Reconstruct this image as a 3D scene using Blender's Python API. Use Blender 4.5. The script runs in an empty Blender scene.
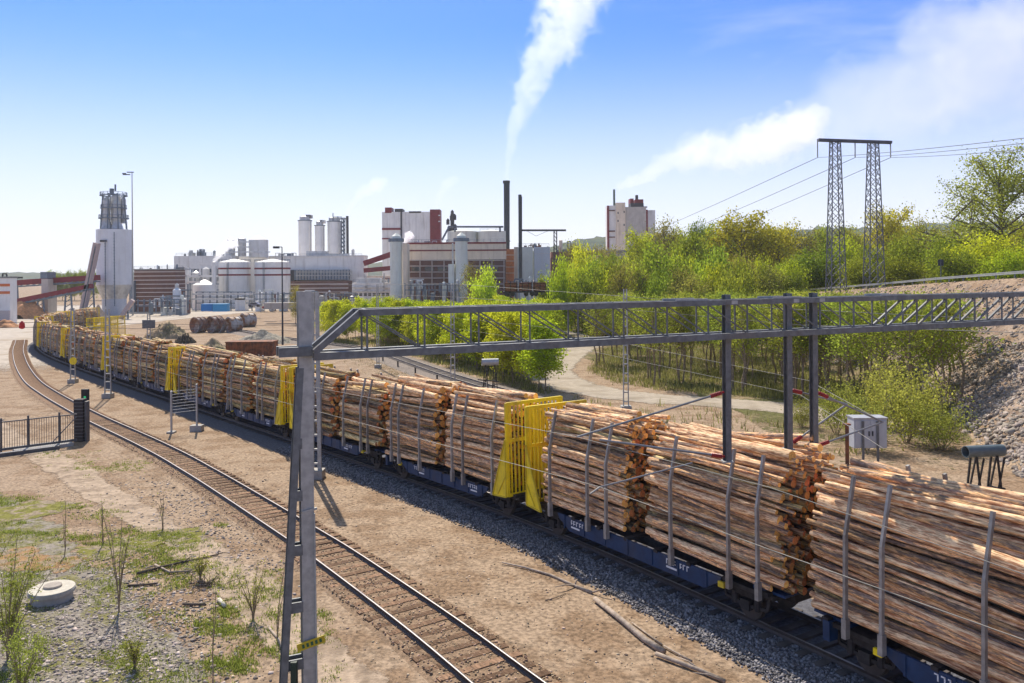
import bpy, math, random
import numpy as np
from mathutils import Vector, Matrix
R = math.radians
SC = bpy.context.scene
COL = SC.collection

# ------------------------------------------------------------------ camera
F = 796.0; H = 10.0; ROLL = 0.007
cam_d = bpy.data.cameras.new('camera'); cam = bpy.data.objects.new('camera', cam_d); COL.objects.link(cam)
cam.location = (0, 0, H)
cam.rotation_euler = (Matrix.Rotation(R(90), 4, 'X') @ Matrix.Rotation(-ROLL, 4, 'Z')).to_euler()
cam_d.sensor_width = 36; cam_d.lens = F*36/1024
cam_d.shift_y = -(341.5-272)/1024
cam_d.clip_start = 0.1; cam_d.clip_end = 12000
SC.camera = cam

# ------------------------------------------------------------------ world + sun
SUN_EL = 44.0; SUN_AZ = -20.0            # azimuth measured from +Y towards +X
W = bpy.data.worlds.new('World'); SC.world = W; W.use_nodes = True
nt = W.node_tree; nt.nodes.clear()
def N(nt, t, **kw):
    n = nt.nodes.new(t)
    for k, v in kw.items(): setattr(n, k, v)
    return n
out = N(nt, 'ShaderNodeOutputWorld'); bg = N(nt, 'ShaderNodeBackground')
sky = N(nt, 'ShaderNodeTexSky', sky_type='NISHITA'); sky.sun_disc = False
sky.sun_elevation = R(SUN_EL); sky.sun_rotation = R(SUN_AZ)
sky.air_density = 1.0; sky.dust_density = .3; sky.ozone_density = 3.0; sky.altitude = 100
tc = N(nt, 'ShaderNodeTexCoord'); sx = N(nt, 'ShaderNodeSeparateXYZ')
nt.links.new(tc.outputs['Generated'], sx.inputs[0])
def mth(nt, op, a, b=None, clamp=False):
    m = N(nt, 'ShaderNodeMath', operation=op); m.use_clamp = clamp
    for i, v in enumerate((a, b)):
        if v is None: continue
        if isinstance(v, (int, float)): m.inputs[i].default_value = v
        else: nt.links.new(v, m.inputs[i])
    return m.outputs[0]
def maprange(nt, v, a, b, c=0, d=1):
    m = N(nt, 'ShaderNodeMapRange'); m.clamp = True
    nt.links.new(v, m.inputs[0]); m.inputs[1].default_value = a; m.inputs[2].default_value = b
    m.inputs[3].default_value = c; m.inputs[4].default_value = d
    m.interpolation_type = 'SMOOTHSTEP'
    return m.outputs[0]
# thin high haze low over the horizon, wispy streaks of cloud in the air
haze = maprange(nt, sx.outputs['Z'], 0.0, 0.30, 1.0, 0.0)
mp = N(nt, 'ShaderNodeMapping'); mp.inputs['Scale'].default_value = (1.2, 1.2, 5.0)
nt.links.new(tc.outputs['Generated'], mp.inputs[0])
nz = N(nt, 'ShaderNodeTexNoise'); nz.inputs['Scale'].default_value = 2.2; nz.inputs['Detail'].default_value = 7
nz.inputs['Roughness'].default_value = .58; nz.inputs['Distortion'].default_value = .4
nt.links.new(mp.outputs[0], nz.inputs['Vector'])
cl = maprange(nt, nz.outputs[0], 0.45, 0.78)
clz = maprange(nt, sx.outputs['Z'], 0.02, 0.45, 1.0, 0.12)
clx = maprange(nt, sx.outputs['X'], -0.3, 0.6, 0.35, 1.0)
cl = mth(nt, 'MULTIPLY', mth(nt, 'MULTIPLY', cl, clz), clx)
fac = mth(nt, 'MAXIMUM', mth(nt, 'MULTIPLY', haze, 0.96), mth(nt, 'MULTIPLY', cl, 0.75), True)
mx = N(nt, 'ShaderNodeMix', data_type='RGBA')
nt.links.new(fac, mx.inputs[0]); nt.links.new(sky.outputs[0], mx.inputs[6])
mx.inputs[7].default_value = (4.35, 4.5, 4.8, 1)
tint = N(nt, 'ShaderNodeMix', data_type='RGBA', blend_type='MULTIPLY'); tint.inputs[0].default_value = 1
nt.links.new(sky.outputs[0], tint.inputs[6]); tf = maprange(nt, sx.outputs['Z'], .30, .80); tm = N(nt, 'ShaderNodeMix', data_type='RGBA'); nt.links.new(tf, tm.inputs[0]); tm.inputs[6].default_value = (.215, .38, .78, 1); tm.inputs[7].default_value = (1.34, 1.10, .78, 1); nt.links.new(tm.outputs[2], tint.inputs[7]); nt.links.new(tint.outputs[2], mx.inputs[6])
nt.links.new(mx.outputs[2], bg.inputs[0]); bg.inputs[1].default_value = 0.148
nt.links.new(bg.outputs[0], out.inputs[0])
sl = bpy.data.lights.new('sun', 'SUN'); sl.energy = 4.2; sl.angle = R(0.5); sl.color = (1.0, .91, .78)
so = bpy.data.objects.new('sun', sl); COL.objects.link(so)
sd = Vector((math.sin(R(SUN_AZ))*math.cos(R(SUN_EL)), math.cos(R(SUN_AZ))*math.cos(R(SUN_EL)), math.sin(R(SUN_EL))))
so.rotation_euler = sd.to_track_quat('Z', 'Y').to_euler()
SC.view_settings.view_transform = 'Standard'; SC.view_settings.look = 'None'
SC.view_settings.exposure = 0.60; SC.view_settings.gamma = 1
SC.render.engine = 'CYCLES'
SC.cycles.max_bounces = 6; SC.cycles.transparent_max_bounces = 8; SC.cycles.volume_bounces = 4
SC.cycles.volume_step_rate = 2.0; SC.cycles.volume_max_steps = 96

# ------------------------------------------------------------------ projection helpers (photo measurement -> metres)
def dip(y): return np.interp(y, [20, 30, 45, 60, 80, 100, 130, 200], [0, .15, .75, 1.15, 1.6, 2.0, 2.5, 3.0])   # the yard falls away from the bridge
def ground(x, y, z=0.0):
    u = x-512; v = 272-y; vp = v-ROLL*u; up = u+ROLL*v; Y = 50.0
    for _ in range(50): Y = .5*Y+.5*(z-float(dip(Y))-H)*F/vp
    return up*Y/F, Y
def at(x, y, Y):
    u = x-512; v = 272-y; vp = v-ROLL*u; up = u+ROLL*v
    return Vector((up*Y/F, Y, H+vp*Y/F))
G0 = -0.35
def ss(t): t = np.clip(t, 0, 1); return t*t*(3-2*t)
def toe(y): return np.interp(y, [-50, 0, 40, 65, 120, 160, 250, 400], [30, 22, 26, 34.5, 42, 45, 50, 60])
def crest_h(y): return np.interp(y, [0, 72, 100, 160, 250, 330], [9.5, 9.3, 8.2, 5.4, 2.0, -0.2])
def gz(x, y):
    x = np.asarray(x, float); y = np.asarray(y, float)
    t = (x-toe(y))/13.0
    t = np.clip(t, 0, 1)
    s = np.where(t < .5, 1.05*t - .1*t*(1-2*t), t)       # nearly straight tipped slope
    s = np.clip(s, 0, 1)
    bump = .25*np.sin(x*.9+y*.37)*np.sin(y*.61-x*.3)*np.where((t > 0.02) & (t < .97), 1, 0)
    g = G0-dip(y)
    return g+s*(crest_h(y)-g)+bump
def gzf(x, y): return float(gz(x, y))

# ------------------------------------------------------------------ materials
MATS = {}
def mat(name, col, rough=.75, metal=0, var=.12, scale=3.0, bump=0.0, bscale=20, col2=None, c2pos=(.45, .6), c2scale=None, spec=.3, coord='Object', island=0, objrand=0, stretch=None, detail=5, grime=None):
    if name in MATS: return MATS[name]
    m = bpy.data.materials.new(name); m.use_nodes = True; n = m.node_tree; n.nodes.clear()
    o = N(n, 'ShaderNodeOutputMaterial'); b = N(n, 'ShaderNodeBsdfPrincipled'); n.links.new(b.outputs[0], o.inputs[0])
    b.inputs['Roughness'].default_value = rough; b.inputs['Metallic'].default_value = metal
    b.inputs['Specular IOR Level'].default_value = spec
    if coord == 'attr':
        t = N(n, 'ShaderNodeAttribute'); t.attribute_name = 'lg'; vec = t.outputs['Vector']
    elif coord == 'pos':
        t = N(n, 'ShaderNodeNewGeometry'); vec = t.outputs['Position']
    else:
        t = N(n, 'ShaderNodeTexCoord'); vec = t.outputs['Object']
    if stretch:
        mpn = N(n, 'ShaderNodeMapping'); mpn.inputs['Scale'].default_value = stretch; n.links.new(vec, mpn.inputs[0]); vec = mpn.outputs[0]
    no = N(n, 'ShaderNodeTexNoise'); no.inputs['Scale'].default_value = scale; no.inputs['Detail'].default_value = detail; no.inputs['Roughness'].default_value = .6
    n.links.new(vec, no.inputs['Vector'])
    c = N(n, 'ShaderNodeRGB'); c.outputs[0].default_value = (*col, 1); cur = c.outputs[0]
    if col2 is not None:
        n2 = N(n, 'ShaderNodeTexNoise'); n2.inputs['Scale'].default_value = c2scale or scale*.4; n2.inputs['Detail'].default_value = 6; n2.inputs['Roughness'].default_value = .65
        n.links.new(vec, n2.inputs['Vector'])
        f = maprange(n, n2.outputs[0], c2pos[0], c2pos[1])
        mxx = N(n, 'ShaderNodeMix', data_type='RGBA'); n.links.new(f, mxx.inputs[0]); n.links.new(cur, mxx.inputs[6]); mxx.inputs[7].default_value = (*col2, 1); cur = mxx.outputs[2]
    val = maprange(n, no.outputs[0], .3, .7, 1-var, 1+var)
    hs = N(n, 'ShaderNodeHueSaturation'); n.links.new(cur, hs.inputs['Color'])
    if island:
        gi = N(n, 'ShaderNodeNewGeometry')
        v2 = maprange(n, gi.outputs['Random Per Island'], 0, 1, 1-island, 1+island)
        val = mth(n, 'MULTIPLY', val, v2)
        hu = mth(n, 'MULTIPLY', gi.outputs['Random Per Island'], 7.31); hu = mth(n, 'FRACT', hu)
        hu2 = maprange(n, hu, 0, 1, .5-.02, .5+.02); n.links.new(hu2, hs.inputs['Hue'])
    if objrand:
        oi = N(n, 'ShaderNodeObjectInfo')
        v3 = maprange(n, oi.outputs['Random'], 0, 1, 1-objrand, 1+objrand); val = mth(n, 'MULTIPLY', val, v3)
    n.links.new(val, hs.inputs['Value'])
    cur = hs.outputs[0]
    if grime:
        n4 = N(n, 'ShaderNodeTexNoise'); n4.inputs['Scale'].default_value = .8; n4.inputs['Detail'].default_value = 8
        mpg = N(n, 'ShaderNodeMapping'); mpg.inputs['Scale'].default_value = (1, 1, .12); n.links.new(t.outputs['Object'] if coord == 'Object' else vec, mpg.inputs[0]); n.links.new(mpg.outputs[0], n4.inputs['Vector'])
        f = maprange(n, n4.outputs[0], .48, .75, 0, grime[3])
        mg = N(n, 'ShaderNodeMix', data_type='RGBA'); n.links.new(f, mg.inputs[0]); n.links.new(cur, mg.inputs[6]); mg.inputs[7].default_value = (*grime[:3], 1); cur = mg.outputs[2]
    n.links.new(cur, b.inputs['Base Color'])
    if bump:
        nb = N(n, 'ShaderNodeTexNoise'); nb.inputs['Scale'].default_value = bscale; nb.inputs['Detail'].default_value = 6; n.links.new(vec, nb.inputs['Vector'])
        bp = N(n, 'ShaderNodeBump'); bp.inputs['Strength'].default_value = 1; bp.inputs['Distance'].default_value = bump
        n.links.new(nb.outputs[0], bp.inputs['Height']); n.links.new(bp.outputs[0], b.inputs['Normal'])
    MATS[name] = m; return m
def leafmat(name, col, trans=.5, island=.35, objrand=.18):
    if name in MATS: return MATS[name]
    m = bpy.data.materials.new(name); m.use_nodes = True; n = m.node_tree; n.nodes.clear()
    o = N(n, 'ShaderNodeOutputMaterial'); d = N(n, 'ShaderNodeBsdfDiffuse'); tr = N(n, 'ShaderNodeBsdfTranslucent'); mi = N(n, 'ShaderNodeMixShader'); mi.inputs[0].default_value = trans
    gi = N(n, 'ShaderNodeNewGeometry'); oi = N(n, 'ShaderNodeObjectInfo')
    hs = N(n, 'ShaderNodeHueSaturation'); hs.inputs['Color'].default_value = (*col, 1)
    v = mth(n, 'MULTIPLY', maprange(n, gi.outputs['Random Per Island'], 0, 1, 1-island, 1+island), maprange(n, oi.outputs['Random'], 0, 1, 1-objrand, 1+objrand))
    n.links.new(v, hs.inputs['Value'])
    hu = mth(n, 'FRACT', mth(n, 'MULTIPLY', oi.outputs['Random'], 13.7))
    n.links.new(maprange(n, hu, 0, 1, .482, .515), hs.inputs['Hue'])
    n.links.new(hs.outputs[0], d.inputs[0]); n.links.new(hs.outputs[0], tr.inputs[0])
    n.links.new(d.outputs[0], mi.inputs[1]); n.links.new(tr.outputs[0], mi.inputs[2]); n.links.new(mi.outputs[0], o.inputs[0])
    MATS[name] = m; return m

# ------------------------------------------------------------------ object helpers
def tag(o, label=None, cat=None, group=None, kind=None):
    if label: o['label'] = label
    if cat: o['category'] = cat
    if group: o['group'] = group
    if kind: o['kind'] = kind
    return o
def empty(name, loc, rz=0, label=None, cat=None, group=None):
    o = bpy.data.objects.new(name, None); COL.objects.link(o); o.location = loc; o.rotation_euler = (0, 0, rz)
    o.empty_display_size = .3
    return tag(o, label, cat, group)
class MB:
    def __init__(s): s.v = []; s.f = []; s.m = []; s.cm = 0
    def add(s, vs, fs):
        b = len(s.v); s.v.extend([tuple(v) for v in vs]); s.f.extend([tuple(b+i for i in f) for f in fs]); s.m.extend([s.cm]*len(fs)); return s
    def box(s, x0, x1, y0, y1, z0, z1, M=None):
        vs = [(x, y, z) for z in (z0, z1) for y in (y0, y1) for x in (x0, x1)]
        if M is not None: vs = [M @ Vector(v) for v in vs]
        return s.add(vs, [(0, 2, 3, 1), (4, 5, 7, 6), (0, 1, 5, 4), (2, 6, 7, 3), (0, 4, 6, 2), (1, 3, 7, 5)])
    def bar(s, p0, p1, w, h=None, up=(0, 0, 1)):
        p0 = Vector(p0); p1 = Vector(p1); h = h or w; d = (p1-p0)
        if d.length < 1e-6: return s
        d.normalize(); upv = Vector(up)
        if abs(d.dot(upv)) > .98: upv = Vector((1, 0, 0)) if abs(d.x) < .9 else Vector((0, 1, 0))
        a = d.cross(upv).normalized(); b = a.cross(d).normalized()
        vs = [p+a*(i*w/2)+b*(j*h/2) for p in (p0, p1) for (i, j) in ((-1, -1), (1, -1), (1, 1), (-1, 1))]
        return s.add(vs, [(3, 2, 1, 0), (4, 5, 6, 7), (0, 1, 5, 4), (1, 2, 6, 5), (2, 3, 7, 6), (3, 0, 4, 7)])
    def tube(s, pts, rs, n=8, cap=True):
        pts = [Vector(p) for p in pts]
        if isinstance(rs, (int, float)): rs = [rs]*len(pts)
        rings = []; prev = None
        for i, p in enumerate(pts):
            d = (pts[min(i+1, len(pts)-1)]-pts[max(i-1, 0)]).normalized()
            if prev is None:
                u = Vector((0, 0, 1)) if abs(d.z) < .9 else Vector((1, 0, 0))
                a = d.cross(u).normalized()
            else:
                a = (prev-d*prev.dot(d)).normalized()
            prev = a; b = d.cross(a)
            rings.append([p+(a*math.cos(2*math.pi*k/n)+b*math.sin(2*math.pi*k/n))*rs[i] for k in range(n)])
        base = len(s.v)
        for r in rings: s.v.extend([tuple(q) for q in r])
        for i in range(len(pts)-1):
            for k in range(n):
                s.f.append((base+i*n+k, base+i*n+(k+1) % n, base+(i+1)*n+(k+1) % n, base+(i+1)*n+k)); s.m.append(s.cm)
        if cap:
            s.f.append(tuple(base+k for k in reversed(range(n)))); s.m.append(s.cm)
            s.f.append(tuple(base+(len(pts)-1)*n+k for k in range(n))); s.m.append(s.cm)
        return s
    def lathe(s, c, prof, n=24):
        c = Vector(c); base = len(s.v)
        for (r, z) in prof:
            for k in range(n): s.v.append((c.x+r*math.cos(2*math.pi*k/n), c.y+r*math.sin(2*math.pi*k/n), c.z+z))
        for i in range(len(prof)-1):
            for k in range(n):
                s.f.append((base+i*n+k, base+i*n+(k+1) % n, base+(i+1)*n+(k+1) % n, base+(i+1)*n+k)); s.m.append(s.cm)
        s.f.append(tuple(base+k for k in reversed(range(n)))); s.m.append(s.cm)
        s.f.append(tuple(base+(len(prof)-1)*n+k for k in range(n))); s.m.append(s.cm)
        return s
    def prism(s, poly, d, axis='y'):
        """poly: list of 3D points, extruded by vector d"""
        n = len(poly); d = Vector(d); vs = [Vector(p) for p in poly]+[Vector(p)+d for p in poly]
        return s.add(vs, [tuple(reversed(range(n))), tuple(range(n, 2*n))]+[(i, (i+1) % n, n+(i+1) % n, n+i) for i in range(n)])
    def build(s, name, mats, parent=None, local=False, smooth=False):
        me = bpy.data.meshes.new(name)
        v = s.v
        if parent is not None and not local:
            L = parent.location; v = [(a-L.x, b-L.y, c-L.z) for (a, b, c) in v]
        me.from_pydata(v, [], s.f)
        if not isinstance(mats, (list, tuple)): mats = [mats]
        for m in mats: me.materials.append(m)
        if len(mats) > 1: me.polygons.foreach_set('material_index', s.m)
        if smooth: me.polygons.foreach_set('use_smooth', [True]*len(s.f))
        me.validate(); me.update()
        o = bpy.data.objects.new(name, me); COL.objects.link(o)
        if parent is not None: o.parent = parent
        return o
def npmesh(name, V, Fc, mats, mi=None, smooth=False, parent=None, attr=None):
    me = bpy.data.meshes.new(name); V = np.asarray(V, np.float32)
    me.vertices.add(len(V)); me.vertices.foreach_set('co', V.ravel())
    if isinstance(Fc, np.ndarray): Fc = [Fc]
    loops = np.concatenate([f.ravel() for f in Fc]); tot = np.concatenate([np.full(len(f), f.shape[1]) for f in Fc])
    st = np.concatenate([[0], np.cumsum(tot)[:-1]])
    me.loops.add(len(loops)); me.loops.foreach_set('vertex_index', loops.astype(np.int32))
    me.polygons.add(len(tot)); me.polygons.foreach_set('loop_start', st.astype(np.int32)); me.polygons.foreach_set('loop_total', tot.astype(np.int32))
    if not isinstance(mats, (list, tuple)): mats = [mats]
    for m in mats: me.materials.append(m)
    if mi is not None: me.polygons.foreach_set('material_index', np.asarray(mi, np.int32))
    if smooth is not False:
        me.polygons.foreach_set('use_smooth', np.full(len(tot), True) if smooth is True else smooth)
    me.update(calc_edges=True)
    if attr is not None:
        a = me.attributes.new('lg', 'FLOAT_VECTOR', 'POINT'); a.data.foreach_set('vector', np.asarray(attr, np.float32).ravel())
    o = bpy.data.objects.new(name, me); COL.objects.link(o)
    if parent is not None: o.parent = parent
    return o
def copy_tree(o, parent=None):
    c = o.copy(); COL.objects.link(c); c.parent = parent
    for ch in list(o.children): copy_tree(ch, c)
    return c

# ------------------------------------------------------------------ tracks (centre lines)
def catmull(P, step=.5):
    P = np.array(P, float); out_ = []
    Q = np.vstack([2*P[0]-P[1], P, 2*P[-1]-P[-2]])
    for i in range(1, len(Q)-2):
        L = np.linalg.norm(Q[i+1]-Q[i]); k = max(2, int(L/step))
        for t in np.arange(k)/k:
            out_.append(.5*((2*Q[i])+(-Q[i-1]+Q[i+1])*t+(2*Q[i-1]-5*Q[i]+4*Q[i+1]-Q[i+2])*t*t+(-Q[i-1]+3*Q[i]-3*Q[i+1]+Q[i+2])*t**3))
    out_.append(Q[-2]); return np.array(out_)
class Path:
    def __init__(s, pts, s0=0.0):
        s.p = np.array(pts); d = np.diff(s.p, axis=0); L = np.hypot(d[:, 0], d[:, 1])
        s.s = np.concatenate([[0], np.cumsum(L)])+s0
        a = np.unwrap(np.arctan2(-d[:, 0], d[:, 1])); s.a = np.concatenate([a, a[-1:]])
    def __call__(s, q, o=0.0, z=0.0):
        a = np.interp(q, s.s, s.a)
        y = np.interp(q, s.s, s.p[:, 1])+o*math.sin(a)
        return Vector((np.interp(q, s.s, s.p[:, 0])+o*math.cos(a), y, z-float(dip(y))))
    def ang(s, q): return float(np.interp(q, s.s, s.a))
KS = [-60, -20, 0, 8, 15, 25, 40, 60, 100, 115, 130, 146, 164, 186, 210, 245, 300]
KA = [22, 26, 30.2, 32, 34.5, 37.2, 38.8, 39.6, 39.3, 38.6, 37.5, 34.5, 27, 17, 13, 12, 12]
_S = np.arange(-30, 280, .25); _A = np.radians(np.interp(_S, KS, KA)); _i0 = int(np.argmin(abs(_S)))
_X = np.cumsum(-np.sin(_A)*.25); _Y = np.cumsum(np.cos(_A)*.25)
_X += 9.1+.75*math.cos(_A[_i0])-_X[_i0]; _Y += 19.3+.75*math.sin(_A[_i0])-_Y[_i0]
main = Path(np.stack([_X, _Y], 1), -30.0)
side = Path(catmull([(14, -4), (8, 6.5), (3.2, 14.6), (0, 19.4)]+[ground(a, b, -.12) for a, b in ((420, 614), (309, 537), (200, 470), (150, 443), (86, 413), (48, 392), (30, 378), (20, 360), (19, 345), (28, 333))]+[(-118, 210)]))
back = Path(catmull([(24, 2), (17, 16), (12.6, 30), (9, 44)]+[ground(a, b, .1) for a, b in ((600, 420), (545, 404), (520, 395), (455, 376), (375, 350), (330, 343))]+[(-47, 160), (-75, 200)]))

# ------------------------------------------------------------------ ground
rng = np.random.default_rng(7); random.seed(7)
def axis(lo, hi, fine, far, ratio=1.18):
    a = list(np.arange(lo, hi+1e-6, fine)); st = fine; x = hi; r = []
    while x < far: st *= ratio; x += st; r.append(x)
    st = fine; x = lo; l = []
    while x > -far: st *= ratio; x -= st; l.append(x)
    return np.array(l[::-1]+a+r)
def gridmesh(name, xs, ys, zf, m, kind='structure'):
    XX, YY = np.meshgrid(xs, ys); ZZ = zf(XX, YY); V = np.stack([XX, YY, ZZ], -1).reshape(-1, 3)
    nx, ny = len(xs), len(ys); i = np.arange(nx-1)[None, :]+np.arange(ny-1)[:, None]*nx
    Fq = np.stack([i, i+1, i+1+nx, i+nx], -1).reshape(-1, 4)
    o = npmesh(name, V, Fq, m, smooth=True); o['kind'] = kind; return o
SAND = mat('sand', (.345, .252, .172), .95, var=.42, scale=7, bump=.022, bscale=38, col2=(.255, .172, .108), c2pos=(.44, .6), c2scale=.5, coord='pos', detail=12, spec=.1)
gridmesh('ground', axis(-90, 80, 1.0, 7000), axis(2, 190, 1.0, 9000), lambda x, y: gz(x, y), SAND)

def sheet(name, pts, w0, w1, off, m, jit=.25, step=.6, kind='structure', label=None, seed=1, fade=.3):
    """strip following a polyline; w0 (left) / w1 (right) offsets per point, ragged edges; lies on the terrain"""
    r = np.random.default_rng(seed); C = catmull([(p[0], p[1]) for p in pts], step)
    n = len(C); d = np.gradient(C, axis=0); L = np.hypot(d[:, 0], d[:, 1])[:, None]; nrm = np.stack([d[:, 1], -d[:, 0]], 1)/L
    tt = np.linspace(0, len(pts)-1, n)
    a = np.interp(tt, range(len(pts)), w0 if hasattr(w0, '__len__') else [w0]*len(pts))
    b = np.interp(tt, range(len(pts)), w1 if hasattr(w1, '__len__') else [w1]*len(pts))
    k = np.convolve(r.normal(0, 1, n+4), np.ones(3)/3, 'same')[:n]*jit; k2 = np.convolve(r.normal(0, 1, n+4), np.ones(3)/3, 'same')[:n]*jit
    M = 9; V = []
    for j in range(M):
        t = j/(M-1); o_ = (a+k)*(1-t)+(b+k2)*t; P = C+nrm*o_[:, None]
        V.append(np.column_stack([P, gz(P[:, 0], P[:, 1])+off]))
    V = np.stack(V, 1).reshape(-1, 3); i = np.arange(M-1)[None, :]+np.arange(n-1)[:, None]*M
    Fq = np.stack([i, i+1, i+1+M, i+M], -1).reshape(-1, 4)
    A = np.stack([np.tile(np.linspace(0, 1, M), n), np.repeat(np.linspace(0, 1, n), M), np.repeat(np.full(n, 1.0), M)], 1)
    if fade: m = edgefade(m, fade, n*step)
    o = npmesh(name, V, Fq, m, smooth=True, attr=A); o['kind'] = kind; return o
def edgefade(m0, fade, L):
    # the covering thins out towards its rim in grains and tongues, so the ground below shows through
    m = m0.copy(); n = m.node_tree; out_ = [q for q in n.nodes if q.type == 'OUTPUT_MATERIAL'][0]; src = out_.inputs[0].links[0].from_socket
    a = N(n, 'ShaderNodeAttribute'); a.attribute_name = 'lg'; s_ = N(n, 'ShaderNodeSeparateXYZ'); n.links.new(a.outputs['Vector'], s_.inputs[0])
    e1 = mth(n, 'MULTIPLY', mth(n, 'MINIMUM', s_.outputs[0], mth(n, 'SUBTRACT', 1.0, s_.outputs[0])), 1.0/fade)
    e2 = mth(n, 'MULTIPLY', mth(n, 'MINIMUM', s_.outputs[1], mth(n, 'SUBTRACT', 1.0, s_.outputs[1])), 5.0)
    e = mth(n, 'MINIMUM', mth(n, 'MINIMUM', e1, e2), 1.0)
    g = N(n, 'ShaderNodeNewGeometry'); nn = N(n, 'ShaderNodeTexNoise'); nn.inputs['Scale'].default_value = 2.2; nn.inputs['Detail'].default_value = 9; nn.inputs['Roughness'].default_value = .72; n.links.new(g.outputs['Position'], nn.inputs['Vector'])
    k = maprange(n, mth(n, 'ADD', mth(n, 'MULTIPLY', e, .75), nn.outputs[0]), .72, .86)
    t = N(n, 'ShaderNodeBsdfTransparent'); mi = N(n, 'ShaderNodeMixShader'); n.links.new(k, mi.inputs[0]); n.links.new(t.outputs[0], mi.inputs[1]); n.links.new(src, mi.inputs[2]); n.links.new(mi.outputs[0], out_.inputs[0]); return m
def gp(x, y): return ground(x, y, G0)
MEADOW = mat('meadow', (.13, .125, .05), .95, var=.35, scale=2.5, bump=.06, bscale=9, col2=(.25, .19, .115), c2pos=(.42, .56), c2scale=.25, coord='pos', spec=.05)
PALE = mat('pale_yard', (.46, .40, .335), .9, var=.12, scale=.7, bump=.01, bscale=12, col2=(.36, .29, .22), c2pos=(.5, .66), c2scale=.12, coord='pos', spec=.1)
ROAD = mat('dirt_road_gravel', (.40, .34, .27), .95, var=.16, scale=1.6, bump=.02, bscale=12, col2=(.29, .24, .18), c2pos=(.48, .65), c2scale=.4, coord='pos', spec=.1)
PATHM = mat('pale_gravel', (.40, .305, .22), .95, var=.25, scale=3, bump=.03, bscale=16, col2=(.30, .225, .16), c2pos=(.47, .62), c2scale=.8, coord='pos', spec=.1, detail=9)
# wooded meadow behind the tracks
_my = [30, 45, 60, 80, 100, 125, 150, 190, 240, 300]; _bl = np.interp(_my, [30, 44, 58, 72, 92, 131, 160, 200, 300], [16, 12.5, 10, 5, -2, -19, -42, -60, -90])
sheet('meadow', [(float(toe(y)), y) for y in _my], [float(a-toe(y)) for a, y in zip(_bl, _my)], [.2, .2, .8, 2, 3, 3, 3, 3, 3, 3], .012, MEADOW, .9, 2.0, fade=.06)
sheet('woodland_floor', [(float(toe(y))+23, y) for y in (30, 80, 140, 200, 260, 330)], 0, [200]*6, .012, MEADOW, .6, 4.0, seed=3, fade=.02)
# factory yard: pale hard ground
sheet('yard', [(-57, 86), (-74, 112), (-96, 150), (-120, 200), (-150, 270), (-180, 380)], [-60, -60, -80, -100, -140, -200], [8, 10, 20, 60, 120, 170], .02, PALE, .3, 1.5, fade=.05)
sheet('access_path', [(2.5, 8), (-2, 16.5), (-6.2, 23.2), (-11.2, 29.5), (-18.5, 37.8), (-27, 47.5), (-37, 57.6), (-50, 72)], [-1.2, -1.3, -1.3, -1.3, -1.4, -1.4, -1.5, -3], [.9, .9, .9, .9, 1.0, 1.2, 1.6, 2], .016, PATHM, .22, .5, seed=5)
rp = [gp(1010, 470), gp(900, 432), gp(800, 410), gp(720, 402), gp(640, 396), gp(580, 387), gp(550, 371), gp(572, 352), gp(590, 341), gp(572, 333), gp(545, 328), gp(500, 320)]
_vm = mat('rough_ground', (.28, .245, .205), .95, var=.3, scale=5, bump=.05, bscale=14, col2=(.19, .175, .07), c2pos=(.47, .6), c2scale=.8, coord='pos', spec=.05, detail=9)
sheet('rough_ground', [(3.0, 6), (-2.5, 14.5), (-7, 20.5), (-12.2, 26.8), (-19.6, 35.0), (-27, 43)], [-16, -16, -14, -13, -9, -5], [-.6, -.4, -.3, -.2, -.6, -1.5], .010, _vm, .35, .5, seed=6, fade=.12)
sheet('mossy_strip', [gp(62, 556), gp(95, 552), gp(130, 546), gp(170, 538), gp(200, 545)], -1.5, 1.5, .020, mat('moss', (.20, .19, .05), .95, var=.3, scale=6, bump=.04, bscale=20, col2=(.30, .24, .17), c2pos=(.48, .56), c2scale=1.6, coord='pos', spec=.05), .4, .3, seed=12)
sheet('mossy_patch', [gp(-30, 520), gp(0, 514), (gp(35, 508)), gp(62, 500)], -1.9, 1.9, .020, MATS['moss'], .4, .3, seed=13)
sheet('red_moss', [gp(-20, 560), gp(10, 560), gp(45, 563), gp(88, 564)], -1.1, 1.1, .024, mat('red_moss', (.33, .20, .10), .95, var=.3, scale=6, bump=.03, bscale=20, col2=(.30, .23, .16), c2pos=(.46, .56), c2scale=1.8, coord='pos', spec=.05), .4, .3, seed=14)
sheet('dirt_road', rp, [-2, -3, -4.5, -4.0, -4.0, -4.5, -4.2, -2.6, -2.2, -2, -2, -2], [2, 3, 3.2, 3.6, 3.6, 4.0, 4.0, 3.0, 2.6, 2.2, 2, 2], .03, ROAD, .35, .9, seed=8)
# bank road
yy = np.arange(20, 330, 6.0); bank = [(float(toe(y))+17.5, float(y)) for y in yy]
ASPH = mat('asphalt', (.06, .06, .063), .85, var=.15, scale=4, coord='pos')
sheet('road', bank, -3.2, 3.2, .03, ASPH, 0, 2.0, fade=0)

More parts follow.
